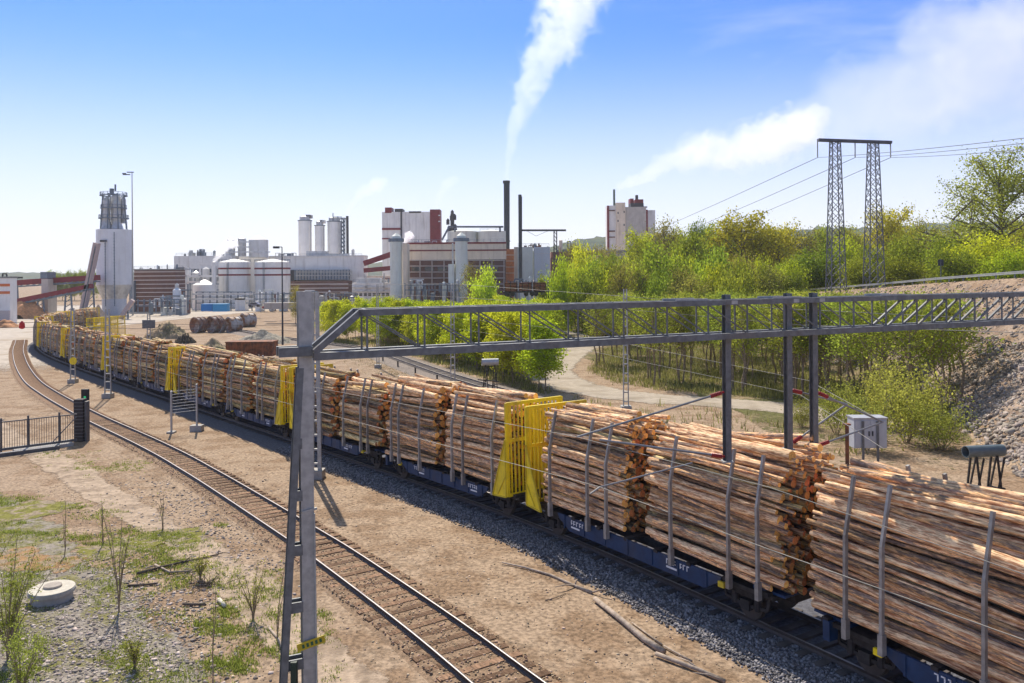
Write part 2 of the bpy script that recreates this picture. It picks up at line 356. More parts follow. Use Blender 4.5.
# ------------------------------------------------------------------ stones (stuff)
def stones(name, P, S, m, flat=.65, seed=3, kind='stuff', label=None, cat=None):
    r = np.random.default_rng(seed); n = len(P)
    base = np.array([[-1, -1, -1], [1, -1, -1], [1, 1, -1], [-1, 1, -1], [-1, -1, 1], [1, -1, 1], [1, 1, 1], [-1, 1, 1]], float)*.5
    V = base[None]*(1+r.uniform(-.45, .35, (n, 8, 3))); V[:, 4:, :2] *= r.uniform(.45, 1, (n, 1, 1))
    V *= S[:, None, None]*np.stack([np.ones(n), r.uniform(.6, 1, n), r.uniform(flat*.6, flat*1.2, n)], -1)[:, None, :]
    a = r.uniform(0, 6.28, n); b = r.uniform(-.5, .5, n); ca, sa, cb, sb = np.cos(a), np.sin(a), np.cos(b), np.sin(b)
    x, y, z = V[..., 0], V[..., 1], V[..., 2]
    y2 = y*cb[:, None]-z*sb[:, None]; z2 = y*sb[:, None]+z*cb[:, None]
    V = np.stack([x*ca[:, None]-y2*sa[:, None], x*sa[:, None]+y2*ca[:, None], z2], -1)+P[:, None, :]
    fc = np.array([[3, 2, 1, 0], [4, 5, 6, 7], [0, 1, 5, 4], [1, 2, 6, 5], [2, 3, 7, 6], [3, 0, 4, 7]])
    Fq = (fc[None]+(np.arange(n)*8)[:, None, None]).reshape(-1, 4)
    o = npmesh(name, V.reshape(-1, 3), Fq, m)
    return tag(o, label, cat, None, kind)
BAL = mat('ballast_stone', (.215, .205, .21), .9, var=.2, scale=6, island=.55, coord='pos', spec=.2)
BALD = mat('ballast_bed', (.13, .13, .145), .95, var=.3, scale=9, bump=.05, bscale=18, coord='pos', spec=.1)
BRN = mat('brown_ballast', (.27, .185, .12), .95, var=.35, scale=7, bump=.04, bscale=22, coord='pos', spec=.1)
def bed(name, path, s0, s1, prof, m, step=1.0):
    q = np.arange(s0, s1, step); V = []
    for s_ in q:
        for (o_, z_) in prof: V.append(path(s_, o_, z_)[:])
    k = len(prof); i = np.arange(k-1)[None, :]+np.arange(len(q)-1)[:, None]*k
    o = npmesh(name, V, np.stack([i, i+1, i+1+k, i+k], -1).reshape(-1, 4), m, smooth=True); o['kind'] = 'structure'; return o
bed('ballast_bed', main, -22, 236, [(-2.9, -.40), (-1.6, -.21), (1.6, -.21), (2.9, -.40)], BALD)
bed('siding_bed', side, 6, 200, [(-1.5, -.36), (-1.15, -.285), (1.15, -.285), (1.5, -.36)], BRN)
bed('back_ballast', back, 0, 230, [(-3.6, -.4), (-2.0, -.1), (1.8, -.1), (3.2, -.4)], mat('grey_brown_ballast', (.24, .2, .17), .95, var=.3, scale=4, bump=.05, bscale=14, coord='pos', spec=.1))
n = 30000
s_ = -4+44*rng.random(n)**1.5; o_ = rng.uniform(-2.75, -.6, n); zz = np.where(o_ < -1.6, -.21-.15*(-o_-1.6)/1.3*1.0, -.2)
edge = rng.random(n) < 1-np.clip((-o_-2.3)/.5, 0, .8)
pp = np.array([main(a, b, c+.005)[:] for a, b, c in zip(s_[edge], o_[edge], zz[edge])])
stones('ballast', pp, rng.uniform(.035, .085, len(pp)), BAL, .8, label='crushed grey stone ballast beside the loaded log train', cat='gravel')
n = 9000
s_ = 12+70*rng.random(n)**1.3; o_ = rng.uniform(-1.35, 1.35, n)
pp = np.array([side(a, b, -.275)[:] for a, b in zip(s_, o_)])
stones('siding_gravel', pp, rng.uniform(.03, .07, n), mat('brown_stone', (.36, .26, .18), .95, var=.2, island=.45, coord='pos', spec=.1), .7, seed=9, label='brown gravel between the sleepers of the empty siding', cat='gravel')
# rubble on the left foreground and along the path
pts = []
for k in range(9000):
    cx, cy = random.choice([(60, 650), (90, 620), (40, 670), (130, 640), (100, 600), (170, 670), (20, 640), (150, 610), (190, 520), (230, 560), (170, 500)])
    x = random.gauss(cx, 45); y = random.gauss(cy, 30)
    if y < 475: continue
    X, Y = gp(x, y); pts.append((X, Y, gzf(X, Y)+.01))
pp = np.array(pts)
stones('rubble', pp, np.abs(rng.normal(.0, .045, len(pp)))+.025, mat('rubble_stone', (.33, .28, .245), .95, var=.2, island=.5, coord='pos', spec=.15), .5, seed=4, label='loose grey stone rubble strewn over the left foreground', cat='rubble')
n = 14000
x = rng.uniform(-24, 12, n); y = 12+38*rng.random(n)**1.2; pp = np.column_stack([x, y, gz(x, y)+.006])
stones('pebbles', pp, rng.uniform(.012, .05, n)*rng.choice([1, 1, 1, 1.8], n), mat('pebble', (.40, .31, .23), .95, var=.2, island=.5, coord='pos', spec=.1), .5, seed=14, label='scattered pebbles and chips on the sandy strip by the tracks', cat='pebbles')
# tipped rock on the bank slope
n = 32000
y = 30+112*rng.random(n)**1.35; t = rng.beta(1.1, 1.5, n); tx = toe(y)+13*t*1.02
z = gz(tx, y)
ROCK = mat('bank_rock', (.29, .25, .22), .95, var=.25, scale=2, island=.45, coord='pos', spec=.1)
stones('bank_rocks', np.column_stack([tx, y, z]), (np.abs(rng.normal(0, .14, n))+.09)*(1.25-t*.7), ROCK, .6, seed=21, label='tipped grey brown rocks covering the road bank at right', cat='rocks')
SOIL = mat('bank_soil', (.31, .235, .18), .95, var=.3, scale=.9, bump=.12, bscale=4, col2=(.24, .17, .125), c2pos=(.47, .6), c2scale=.3, coord='pos', spec=.05)
sheet('bank', [(float(toe(y))+6.5, float(y)) for y in yy[:40]], -6.2, 7.5, .02, SOIL, .3, 1.5)

# ------------------------------------------------------------------ railway tracks
RAILT = mat('rail_steel', (.07, .052, .042), .6, .3, var=.2, scale=3, spec=.5)
RAILS = mat('rail_head', (.30, .27, .25), .48, .8, var=.05)
WOOD = mat('old_sleeper_wood', (.22, .135, .085), .95, var=.35, scale=3, stretch=(1, 6, 6), objrand=.35, spec=.1)
CONCR = mat('concrete', (.42, .40, .37), .9, var=.15, scale=5, bump=.01, bscale=30, grime=(.2, .17, .13, .5))
def rail_mesh(path, s0, s1, off, zt, parent, step=1.2):
    q = np.arange(s0, s1, step); prof = [(-.07, -.15), (-.07, -.135), (-.012, -.12), (-.012, -.04), (-.036, -.03), (-.036, 0), (.036, 0), (.036, -.03), (.012, -.04), (.012, -.12), (.07, -.135), (.07, -.15)]
    V = [path(a, off+o_, zt+z_)[:] for a in q for (o_, z_) in prof]; k = len(prof); n = len(q)
    i = np.arange(k-1)[None, :]+np.arange(n-1)[:, None]*k; Fq = np.stack([i, i+k, i+1+k, i+1], -1).reshape(-1, 4)
    mi = np.tile([1 if j == 5 else 0 for j in range(k-1)], n-1)
    L = parent.location; V = np.array(V)-np.array(L[:])
    return npmesh('rail', V, Fq, [RAILT, RAILS], mi, parent=parent)
def track(path, s0, s1, zt, label, smat, sl0, step=.63, wd=.24, ln=2.5):
    root = empty('railway_track', path(s0, 0, zt), 0, label, 'railway track', 'railway tracks')
    for o_ in (-.75, .75): rail_mesh(path, s0, s1, o_, zt, root)
    r = random.Random(int(s1)); proto = MB().box(-wd/2, wd/2, -ln/2, ln/2, -.31, -.145)
    pm = None; rest = MB(); cnt = 0; q = s0+.3
    while q < s1:
        vis = q >= sl0 and cnt < 100
        jo = r.uniform(-.06, .06); ja = r.uniform(-.02, .02)
        p = path(q, jo, zt)-root.location; a = path.ang(q)+math.pi/2+ja
        if vis:
            if pm is None: ob = proto.build('sleeper', smat, root, local=True); pm = ob.data
            else: ob = bpy.data.objects.new('sleeper', pm); COL.objects.link(ob); ob.parent = root
            ob.location = p+Vector((0, 0, r.uniform(-.012, .012))); ob.rotation_euler = (0, 0, a); cnt += 1
        else:
            M = Matrix.Translation(p) @ Matrix.Rotation(a, 4, 'Z'); rest.box(-wd/2, wd/2, -ln/2, ln/2, -.31, -.145, M)
        q += step
    o = rest.build('far_sleepers', smat, root, local=True); o['kind'] = 'stuff'
    return root
track(side, 11, 200, -.12, 'empty curving siding with brown wooden sleepers in sandy ground', WOOD, 20)
track(main, -20, 234, 0.0, 'track on grey ballast carrying the log train', mat('dark_sleeper', (.10, .085, .075), .95, var=.2, objrand=.2), -6)
track(back, 0, 228, .1, 'empty track running behind the log train past the thicket', mat('grey_sleeper', (.2, .17, .15), .95, var=.2, objrand=.3), 55)

# ------------------------------------------------------------------ logs and wagons
BARK = mat('pine_bark', (.66, .43, .19), .85, var=.55, scale=12, coord='attr', stretch=(3.5, 3.5, .55), col2=(.27, .20, .14), c2pos=(.46, .54), c2scale=3.2, island=.5, objrand=.4, bump=.006, bscale=22, spec=.12)
PEEL = mat('peeled_pine', (.80, .60, .33), .8, var=.35, scale=9, coord='attr', stretch=(3.5, 3.5, .45), col2=(.42, .225, .10), c2pos=(.44, .6), c2scale=6, island=.3, objrand=.2, bump=.004, bscale=22, spec=.15)
CUT = mat('cut_pine_end', (.80, .36, .12), .8, var=.25, scale=14, coord='attr', island=.3, objrand=.3, spec=.1)
STAKE = mat('galvanised_stake', (.34, .33, .31), .6, .35, var=.2, scale=4, objrand=.12, grime=(.16, .1, .06, .5))
YEL = mat('yellow_paint', (.92, .70, .02), .5, 0, var=.12, scale=3, objrand=.05, grime=(.26, .17, .06, .75))
YELD = mat('yellow_rim', (.62, .47, .03), .55, 0, var=.15, scale=3)
BLUE = mat('blue_paint', (.013, .042, .11), .5, 0, var=.2, scale=3, grime=(.08, .07, .06, .7))
DARK = mat('sooty_steel', (.045, .042, .042), .7, .3, var=.3, scale=5)
WHITE = mat('white_marking', (.75, .76, .78), .6, 0, var=.1)
LOCK = {}
def log_arrays(p0, p1, r0, r1, r, ns=10, nseg=5):
    p0 = np.array(p0); p1 = np.array(p1); d = p1-p0; L = np.linalg.norm(d); d = d/L
    a = np.cross(d, [0, 0, 1.0]); a /= np.linalg.norm(a); b = np.cross(a, d)
    t = np.linspace(0, 1, nseg+1); bend = r.normal(0, .035, 2)
    ang = np.arange(ns)*2*np.pi/ns; wob = 1+r.normal(0, .045, (nseg+1, ns))
    rad = (r0+(r1-r0)*t)[:, None]*wob; off = np.sin(np.pi*t)[:, None]
    c = p0[None]+d[None]*(t*L)[:, None]+a[None]*off*bend[0]+b[None]*off*bend[1]
    V = c[:, None, :]+rad[..., None]*(np.cos(ang)[None, :, None]*a+np.sin(ang)[None, :, None]*b)
    uo = r.uniform(0, 50)
    A = np.stack([np.cos(ang)[None]*rad*1.0+uo, np.sin(ang)[None]*rad, np.broadcast_to((t*L)[:, None], rad.shape)+uo*3], -1)
    i = np.arange(ns)[None, :]+np.arange(nseg)[:, None]*ns; j = (np.arange(ns)+1) % ns; j = j[None, :]+np.arange(nseg)[:, None]*ns
    Q = np.stack([i, j, j+ns, i+ns], -1).reshape(-1, 4)
    caps = np.stack([np.arange(ns)[::-1], np.arange(ns)+nseg*ns])
    V = V.reshape(-1, 3); A = A.reshape(-1, 3)
    # own cap vertices, so every end is its own island
    nv = len(V); Vc = np.concatenate([V[:ns], V[-ns:]]); Ac = np.concatenate([A[:ns], A[-ns:]])
    caps = np.stack([nv+np.arange(ns)[::-1], nv+ns+np.arange(ns)])
    return np.concatenate([V, Vc]), np.concatenate([A, Ac]), Q, caps
class LogBatch:
    def __init__(s): s.V = []; s.A = []; s.Q = []; s.C = {}; s.n = 0; s.mq = []; s.mc = {}
    def add(s, arr, peel):
        V, A, Q, C = arr; s.V.append(V); s.A.append(A); s.Q.append(Q+s.n); k = C.shape[1]
        s.C.setdefault(k, []).append(C+s.n); s.mq.append(np.full(len(Q), 1 if peel else 0)); s.n += len(V)
    def build(s, name, parent=None):
        F = [np.concatenate(s.Q)]+[np.concatenate(c) for c in s.C.values()]
        nc = sum(len(f) for f in F[1:]); mi = np.concatenate([np.concatenate(s.mq), np.full(nc, 2)])
        sm = np.concatenate([np.full(len(F[0]), True), np.full(nc, False)])
        return npmesh(name, np.concatenate(s.V), F, [BARK, PEEL, CUT], mi, smooth=sm, attr=np.concatenate(s.A), parent=parent)
rest = LogBatch(); cand = []
def width_at(z): return 1.27 if z < 3.5 else 1.27-.30*(z-3.5)/1.3
def bundle(s0, s1, seed, near, bname, zt=4.72, tilt=0.0, rmean=.10, zfloor=1.2):
    """fill one stake bay with logs; s0<s1 along the main track"""
    r = np.random.default_rng(seed); z = zfloor+.12; row = 0
    dome = r.uniform(.12, .35)
    rr = rmean*(1.0 if near else 1.12)
    while z < zt+dome:
        w = width_at(z)
        if z > zt-.25: w *= math.sqrt(max(0.0, 1-((z-zt+.25)/(dome+.3))**2))
        if w < .2: break
        o_ = -w+rr+(row % 2)*rr*.9*r.uniform(.7, 1.1)
        first = True
        while o_ < w-rr*.6:
            rad = float(np.clip(r.normal(rr, .032), .05, .19))
            e0, e1 = np.abs(r.normal(0, .24, 2))+(.4*r.random() if r.random() < .15 else 0)
            a0, a1 = s0+e0+r.uniform(-.12, .05), s1-e1+r.uniform(-.05, .12)
            if r.random() < .04: a0 -= .25
            jz = r.normal(0, .085 if near else .06, 2); jo = r.normal(0, .06, 2)
            if z > zt-.3: jo *= 5; jz *= 1.6
            lean = tilt*math.sin((z-1.2)*1.1)
            p0 = main(a0, float(np.clip(o_+jo[0], -w-.02, w+.02)), z+jz[0]-lean); p1 = main(a1, float(np.clip(o_+jo[1], -w-.02, w+.02)), z+jz[1]+lean)
            tp = r.uniform(.72, .95); r0, r1 = (rad, rad*tp) if r.random() < .5 else (rad*tp, rad)
            arr = log_arrays(p0, p1, r0, r1, r, 10 if near else 6, 5 if near else 2)
            peel = r.random() < (.42 if z < 4.0 else .7)
            sideness = (o_+w) < rr*2.4; top = z > zt-.35
            if near: cand.append((arr, peel, sideness, top, o_, z, s0, bname))
            else: rest.add(arr, peel)
            o_ += rad*2*r.uniform(.92, 1.06)
        z += rr*1.78; row += 1
# wagon in its own frame: x runs along the wagon from the yellow screen (x=0) to the coupling, y across, z up
def screen_mb():
    m = MB(); W2 = 1.46; z0, z1, zm = 1.08, 4.90, 3.35; t = .05
    for y in (-W2, W2): m.box(-t, t, y-.07, y+.07, z0, z1)
    for z, h in ((z0+.04, .06), (zm, .07), (z1-.05, .07)): m.box(-t-.004, t+.004, -W2, W2, z-h, z+h)
    k = 15
    for i in range(1, k):
        y = -W2+2*W2*i/k; m.box(-.03, .03, y-.033, y+.033, z0, z1)
    for s in (-1, 1):     # solid corner plates on the upper half
        y = s*(W2-.12); m.box(-.034, .034, min(y, y+s*.12), max(y, y+s*.12), zm, z1)
    return m
def wing_mb(s):
    m = MB(); y = s*1.49
    poly = [(.04, y, 3.42), (.04, y, 1.04), (1.02, y, .98)]
    m.prism(poly, (0, .05*s, 0))
    return m
def wing_rim(s):
    m = MB(); y = s*1.545
    P = [(.04, y, 3.40), (.04, y, 1.06), (1.0, y, 1.0)]
    for a, b in ((0, 1), (1, 2), (2, 0), ): m.bar(P[a], P[b], .05, .05)
    m.bar((.06, y, 1.9), (.62, y, 1.1), .05, .04)
    return m
def wagon(root, xs, L, detail=True):
    """xs: stake positions; L: length of the half wagon; children in local coordinates"""
    f = MB(); f.box(.25, L, -.55, .55, .82, 1.08)
    for x in np.linspace(.5, L-.4, 9): f.box(x-.09, x+.09, -1.3, 1.3, 1.06, 1.16)
    f.box(.3, 2.6, -1.2, 1.2, .95, 1.07); f.box(L-2.1, L-.2, -1.2, 1.2, .95, 1.07); f.build('underframe', DARK, root, local=True)
    for s in (-1, 1):
        m = MB(); y = s*1.28
        zl = [(2.45, 1.10), (L-2.0, 1.10), (L-2.1, .92), (L-2.7, .58), (3.2, .58), (2.55, .92)]
        m.prism([(a, y, b) for a, b in zl], (0, -.07*s, 0))
        for x in np.linspace(2.9, L-2.6, 7): m.box(x-.03, x+.03, min(y, y+.03*s), max(y, y+.03*s), .63, 1.13)
        sill = m.build('side_sill', BLUE, root, local=True)
        mk = MB(); rr = random.Random(3)
        for (xa, xb) in ((3.3, 4.15), (L-4.3, L-3.3)):
            x = xa
            while x < xb-.08:
                w = rr.choice([.07, .1, .12]); h = .16
                if rr.random() < .85:
                    mk.box(x, x+.03, min(y, y+.012*s), max(y, y+.012*s), .86, .86+h); mk.box(x, x+w, min(y, y+.012*s), max(y, y+.012*s), .99, .99+.03)
                    if rr.random() < .6: mk.box(x, x+w, min(y, y+.0121*s), max(y, y+.0121*s), .90, .93)
                x += w+.06
            mk.box(xa, xa+.5, min(y, y+.012*s), max(y, y+.012*s), .74, .80)
        k = mk.build('lettering', WHITE, root, local=True); k.parent = sill
    for s in (-1, 1):
        for x in xs:
            m = MB(); y = s*1.42
            m.bar((x, y, 1.0), (x, y-.03*s, 3.5), .075, .11, (0, 1, 0)); m.bar((x, y-.03*s, 3.47), (x, y-.36*s, 4.88), .07, .10, (0, 1, 0))
            st = m.build('stake', STAKE, root, local=True)
            k = MB(); k.box(x-.065, x+.065, min(y-.09*s, y+.07*s), max(y-.09*s, y+.07*s), .93, 1.42); kk = k.build('socket', STAKE, root, local=True); kk.parent = st
    for xw in (1.75, L-1.35):
        m = MB()
        for s in (-1, 1):
            c = [(xw, s*.69, .46), (xw, s*.78, .46), (xw, s*.80, .46)]
            m.tube([(xw, s*.68, .46), (xw, s*.72, .46)], [.48, .47], 20); m.tube([(xw, s*.72, .46), (xw, s*.82, .46)], [.45, .45], 20)
            m.tube([(xw, s*.82, .46), (xw, s*.92, .46)], [.12, .11], 10)
        m.tube([(xw, -.7, .46), (xw, .7, .46)], .08, 8); m.build('wheelset', mat('wheel_steel', (.10, .085, .075), .6, .5, var=.2), root, local=True)
        for s in (-1, 1):
            m = MB(); y = s*.98
            m.box(xw-.16, xw+.16, y-.09, y+.09, .33, .62)
            for dx in (-1, 1):
                m.tube([(xw+dx*.42, y, .40), (xw+dx*.42, y, .78)], .10, 8)
                m.bar((xw+dx*.15, y, .45), (xw+dx*.75, y, .52), .07, .1); m.bar((xw+dx*.75, y, .52), (xw+dx*.85, y, .95), .06, .08)
            for k in range(5): m.box(xw-.6+.03*k, xw+.6-.03*k, y-.05, y+.05, .70+.035*k, .73+.035*k)
            m.build('axle_box', DARK, root, local=True)
    sc = screen_mb().build('end_screen', YEL, root, local=True); sc.location = (.7, 0, 0)
    for s in (-1, 1):
        wg = wing_mb(s).build('side_wing', YEL, root, local=True); wg.parent = sc
        rm = wing_rim(s).build('wing_rim', YELD, root, local=True); rm.parent = sc
    m = MB()
    for s in (-1, 1):
        m.tube([(.28, s*.87, 1.0), (-.02, s*.87, 1.0)], .09, 10); m.tube([(-.02, s*.87, 1.0), (-.07, s*.87, 1.0)], [.23, .22], 14)
    m.bar((.3, 0, .92), (-.1, 0, .86), .09); m.build('buffers', DARK, root, local=True)
    m = MB(); m.box(L-.9, L+.1, -1.1, 1.1, 1.10, 1.17); m.box(L-.55, L-.35, .95, 1.32, .6, 1.1); m.box(L-1.0, L-.95, -1.1, 1.1, 1.0, 1.16); m.build('coupling_deck', BLUE, root, local=True)
    for s in (-1, 1):
        m = MB()
        m.tube([(L-1.95, s*1.12, .92), (L-1.95, s*1.34, .92)], .055, 8); m.box(L-2.06, L-1.84, min(s*1.30, s*1.38), max(s*1.30, s*1.38), .84, 1.0)
        m.build('brake_handle', YEL, root, local=True)
def wagon_root(s_screen, dirn, label):
    # dirn=+1: wagon extends to larger s from its screen; -1: towards smaller s
    L = 12.2; P = main(s_screen, 0, 0); Q = main(s_screen+dirn*L, 0, 0); d = Q-P
    o = empty('log_wagon', P, math.atan2(d.y, d.x), label, 'rail wagon', 'stake wagons of the log train'); o.rotation_euler = (0, -math.atan2(d.z, math.hypot(d.x, d.y)), math.atan2(d.y, d.x)); return o
# nearest unit, measured
w = wagon_root(15.6, -1, 'near stake wagon with yellow end screen facing the next pair, half of it hidden under logs'); wagon(w, [15.6-q for q in (13.45, 11.15, 10.1, 6.95, 4.6, 3.55)], 12.6)
w['label'] = 'blue stake wagon in front of the nearer of the two big yellow screens'
P = main(-10.8); Q = main(1.9); w = empty('log_wagon', P, math.atan2(Q.y-P.y, Q.x-P.x), 'nearest stake wagon cut off by the right edge of the photo', 'rail wagon', 'stake wagons of the log train'); wagon(w, [10.8+q for q in (-8.3, -6.2, -5.3, -2.7, -.3, .7)], 12.6)
for (a, b, sd, nm, tl) in ((9.4, 14.3, 1, 'B1', .03), (2.75, 8.45, 2, 'B2', .06), (-4.6, 2.0, 3, 'B3', .14)):
    bundle(a, b, sd, True, nm, tilt=tl, rmean=.086 if nm == 'B3' else .076)
bundle(-10, -4.9, 5, False, 'B4')
ulabels = ['second pair', 'third pair', 'fourth pair', 'fifth pair', 'sixth pair', 'seventh pair', 'eighth pair', 'ninth pair', 'tenth pair']
proto = None; UL = 24.7
for u in range(8):
    b0 = 15.65+u*UL
    for dirn, sp in ((1, b0), (-1, b0+UL)):
        lab = 'stake wagon with yellow end screen, %s wagon of the %s from the camera' % ('nearer' if dirn > 0 else 'farther', ulabels[u])
        if proto is None:
            proto = wagon_root(sp, dirn, lab); wagon(proto, [1.9, 4.2, 5.1, 8.1, 10.2, 11.0], 12.2)
        else:
            Pp = main(sp); Qp = main(sp+dirn*12.2); c = copy_tree(proto); c.location = Pp; dd = Qp-Pp; c.rotation_euler = (0, -math.atan2(dd.z, math.hypot(dd.x, dd.y)), math.atan2(dd.y, dd.x)); c['label'] = lab
    for k, (a, b) in enumerate(((1.1, 6.25), (7.0, 11.95), (12.7, 17.6), (18.4, 23.6))):
        bundle(b0+a, b0+b, 100+u*7+k, u == 0, 'U0%d' % k, zt=4.62+.16*math.sin(u*3+k*2), rmean=.10 if u < 2 else .115)
# choose the 300 logs that show largest
def score(c):
    arr, peel, sideness, top, o_, z, s0, bn = c
    p = arr[0].mean(0); dist = math.hypot(p[0], p[1])
    v = 0
    if sideness: v += 1.0
    if top: v += 1.0
    if bn in ('B1', 'B2'): v += .55*max(0, 1-(o_+1.3)/2.2)+.1
    elif bn != 'B3': v += .15*max(0, 1-(o_+1.3)/2.2)
    return v*20/dist
cand.sort(key=lambda c: -score(c))
LL = {'B1': 'pine log in the bundle just right of the big yellow screens', 'B2': 'pine log in the bundle behind the hanging post with red insulators', 'B3': 'pine log in the nearest bundle, at the right edge of the photo',
      'U00': 'pine log in the bundle just left of the big yellow screens', 'U01': 'pine log in the second bundle left of the big yellow screens', 'U02': 'pine log in the third bundle left of the big yellow screens', 'U03': 'pine log in the bundle just right of the grey mast'}
for c in cand[:300]:
    lb = LogBatch(); p = c[0][0].mean(0); arr = (c[0][0]-p, c[0][1], c[0][2], c[0][3]); lb.add(arr, c[1]); o = lb.build('pine_log'); o.location = p
    tag(o, LL[c[7]], 'log', 'logs: '+LL[c[7]][12:])
for c in cand[300:]: rest.add(c[0], c[1])
o = rest.build('stacked_logs'); tag(o, 'mass of stacked pine logs filling the rest of the train', 'logs', None, 'stuff')

# ------------------------------------------------------------------ masts, portal, wires
GAL = mat('weathered_galvanised', (.17, .18, .185), .6, .35, var=.2, scale=6, grime=(.16, .12, .09, .45))
GALL = mat('light_galvanised', (.40, .40, .385), .6, .3, var=.15, scale=6, grime=(.2, .16, .12, .4))
REDI = mat('red_insulator', (.32, .03, .03), .4, var=.1)
TUBE = mat('cantilever_tube', (.30, .29, .28), .5, .6, var=.15)
WIRE = mat('wire', (.14, .135, .13), .6, .5)
WIREL = mat('bright_wire', (.22, .21, .19), .6, .2)
BLACK = mat('black_fitting', (.02, .02, .022), .6)
# near portal mast
TD = Vector((21.2, 9.5, 0)).normalized(); TN = Vector((-TD.y, TD.x, 0))
mz0 = G0; mx, my = -4.45, 17.0
root = empty('portal_mast', (mx, my, mz0), 0, 'big near grey steel mast carrying the left end of the portal', 'mast', 'line masts')
m = MB(); 
def O(a, b, z): return Vector((mx, my, 0))+TD*a+TN*b+Vector((0, 0, z))
def hsec(m, p0, p1, w, d, t=.02):
    # rolled H section: two flanges and a web
    p0 = Vector(p0); p1 = Vector(p1)
    for s in (-1, 1): m.bar(p0+TN*(s*(d/2-t/2)), p1+TN*(s*(d/2-t/2)), w, t, TN)
    m.bar(p0, p1, t, d-2*t, TN)
hsec(m, O(.06, 0, mz0), O(.0, 0, 9.62), .27, .28); m.build('column', GALL, root)
m = MB(); hsec(m, O(-.60, -.12, mz0), O(-.10, -.02, 8.0), .14, .24); m.build('raking_leg', GAL, root)
for i, z in enumerate((.6, 1.75, 2.95, 4.15, 5.3, 6.4, 7.2)):
    t = (z-mz0)/(8.0-mz0); a = -.60+.50*t
    m = MB(); m.box(0, 1, 0, 1, 0, 1)
    m = MB(); m.bar(O(a, -.13, z), O(-.08, -.13, z), .04, .22, (0, 0, 1)); m.bar(O(a, .1, z), O(-.08, .1, z), .04, .22, (0, 0, 1)); m.build('batten_plate', GAL, root)
m = MB(); m.bar(O(-.55, -.18, 8.35), O(.15, -.18, 8.35), .1, .2); m.bar(O(-.55, .18, 8.35), O(.15, .18, 8.35), .1, .2); m.build('bracket_arm', GAL, root)
m = MB(); m.bar(O(-.22, -.2, 2.12), O(.36, -.2, 2.22), .02, .16, (0, 0, 1)); pl = m.build('number_plate', mat('plate_yellow', (.55, .42, .03), .6), root)
m = MB()
for i in range(5): m.bar(O(-.12+.09*i, -.213, 2.135+.0155*i), O(-.07+.09*i, -.213, 2.145+.0155*i), .006, .08, (0, 0, 1))
k = m.build('plate_marking', mat('plate_green', (.04, .12, .06), .6), root); k.parent = pl
m = MB(); m.bar(O(-.28, -.17, 1.35), O(-.28, -.17, 1.85), .14, .12); m.build('earthing_box', mat('dark_green', (.03, .05, .035), .6), root)
m = MB(); m.box(mx-.6, mx+.45, my-.4, my+.4, mz0-.1, mz0+.35); m.build('foundation', CONCR, root)
m = MB(); m.bar(O(-.1, -.16, 4.95), O(.22, -.16, 5.0), .03, .05); m.bar(O(.2, -.17, mz0), O(.16, -.17, 4.9), .03, .03); m.build('earth_strap', GALL, root)
# portal truss
def T(t, side_, z): return Vector((-4.3, 17.0, 0))+TD*t+TN*(side_*.28)+Vector((0, 0, z))
TL = 26.5
root = empty('portal_truss', T(0, 0, 8.25), 0, 'long grey lattice box girder spanning over the tracks', 'girder')
for sd_ in (-1, 1):
    m = MB(); m.bar(T(.0, sd_, 8.25), T(TL, sd_, 8.25), .15, .16); m.build('bottom_chord', GAL, root)
    m = MB(); m.bar(T(.95, sd_, 9.15), T(TL, sd_, 9.15), .13, .14); m.build('top_chord', GAL, root)
    m = MB(); m.bar(T(.02, sd_, 8.34), T(1.0, sd_, 9.16), .13, .13); m.build('end_member', GAL, root)
    q = 1.15; k = 0
    while q < TL:
        m = MB(); m.bar(T(q, sd_*.9, 8.3), T(q, sd_*.9, 9.1), .04); m.build('upright', GAL, root)
        if q+1.3 < TL:
            m = MB()
            if q < 15.9: m.bar(T(q, sd_*.93, 9.1), T(q+1.3, sd_*.93, 8.3), .03)
            else: m.bar(T(q, sd_*.93, 8.3), T(q+1.3, sd_*.93, 9.1), .06)
            m.build('diagonal', GAL, root)
        q += 1.3
m = MB(); q = 1.15
while q < TL:
    m.bar(T(q, -1, 9.2), T(q, 1, 9.2), .05, .03); m.bar(T(q, -1, 8.2), T(q, 1, 8.2), .05, .03)
    m.bar(T(q, -1, 9.2), T(min(q+1.3, TL), 1, 9.2), .04, .02); q += 1.3
m.build('cross_bracing', GAL, root)
for q in (9.7, 12.9, 17.0):
    m = MB(); m.bar(T(q-.5, -1.06, 9.24), T(q+.5, -1.06, 9.24), .05, .06); m.bar(T(q-.5, 1.06, 9.24), T(q+.5, 1.06, 9.24), .05, .06); m.build('splice_plate', GALL, root)
# far leg of the portal, beyond the frame
root = empty('portal_mast', T(TL, 0, gzf(*T(TL, 0, 0)[:2])), 0, 'portal mast standing outside the right edge of the photo', 'mast', 'line masts')
p = T(TL-.2, 0, 0); m = MB(); hsec(m, (p.x, p.y, gzf(p.x, p.y)-.2), (p.x, p.y, 9.6), .3, .3); m.build('column', GAL, root)
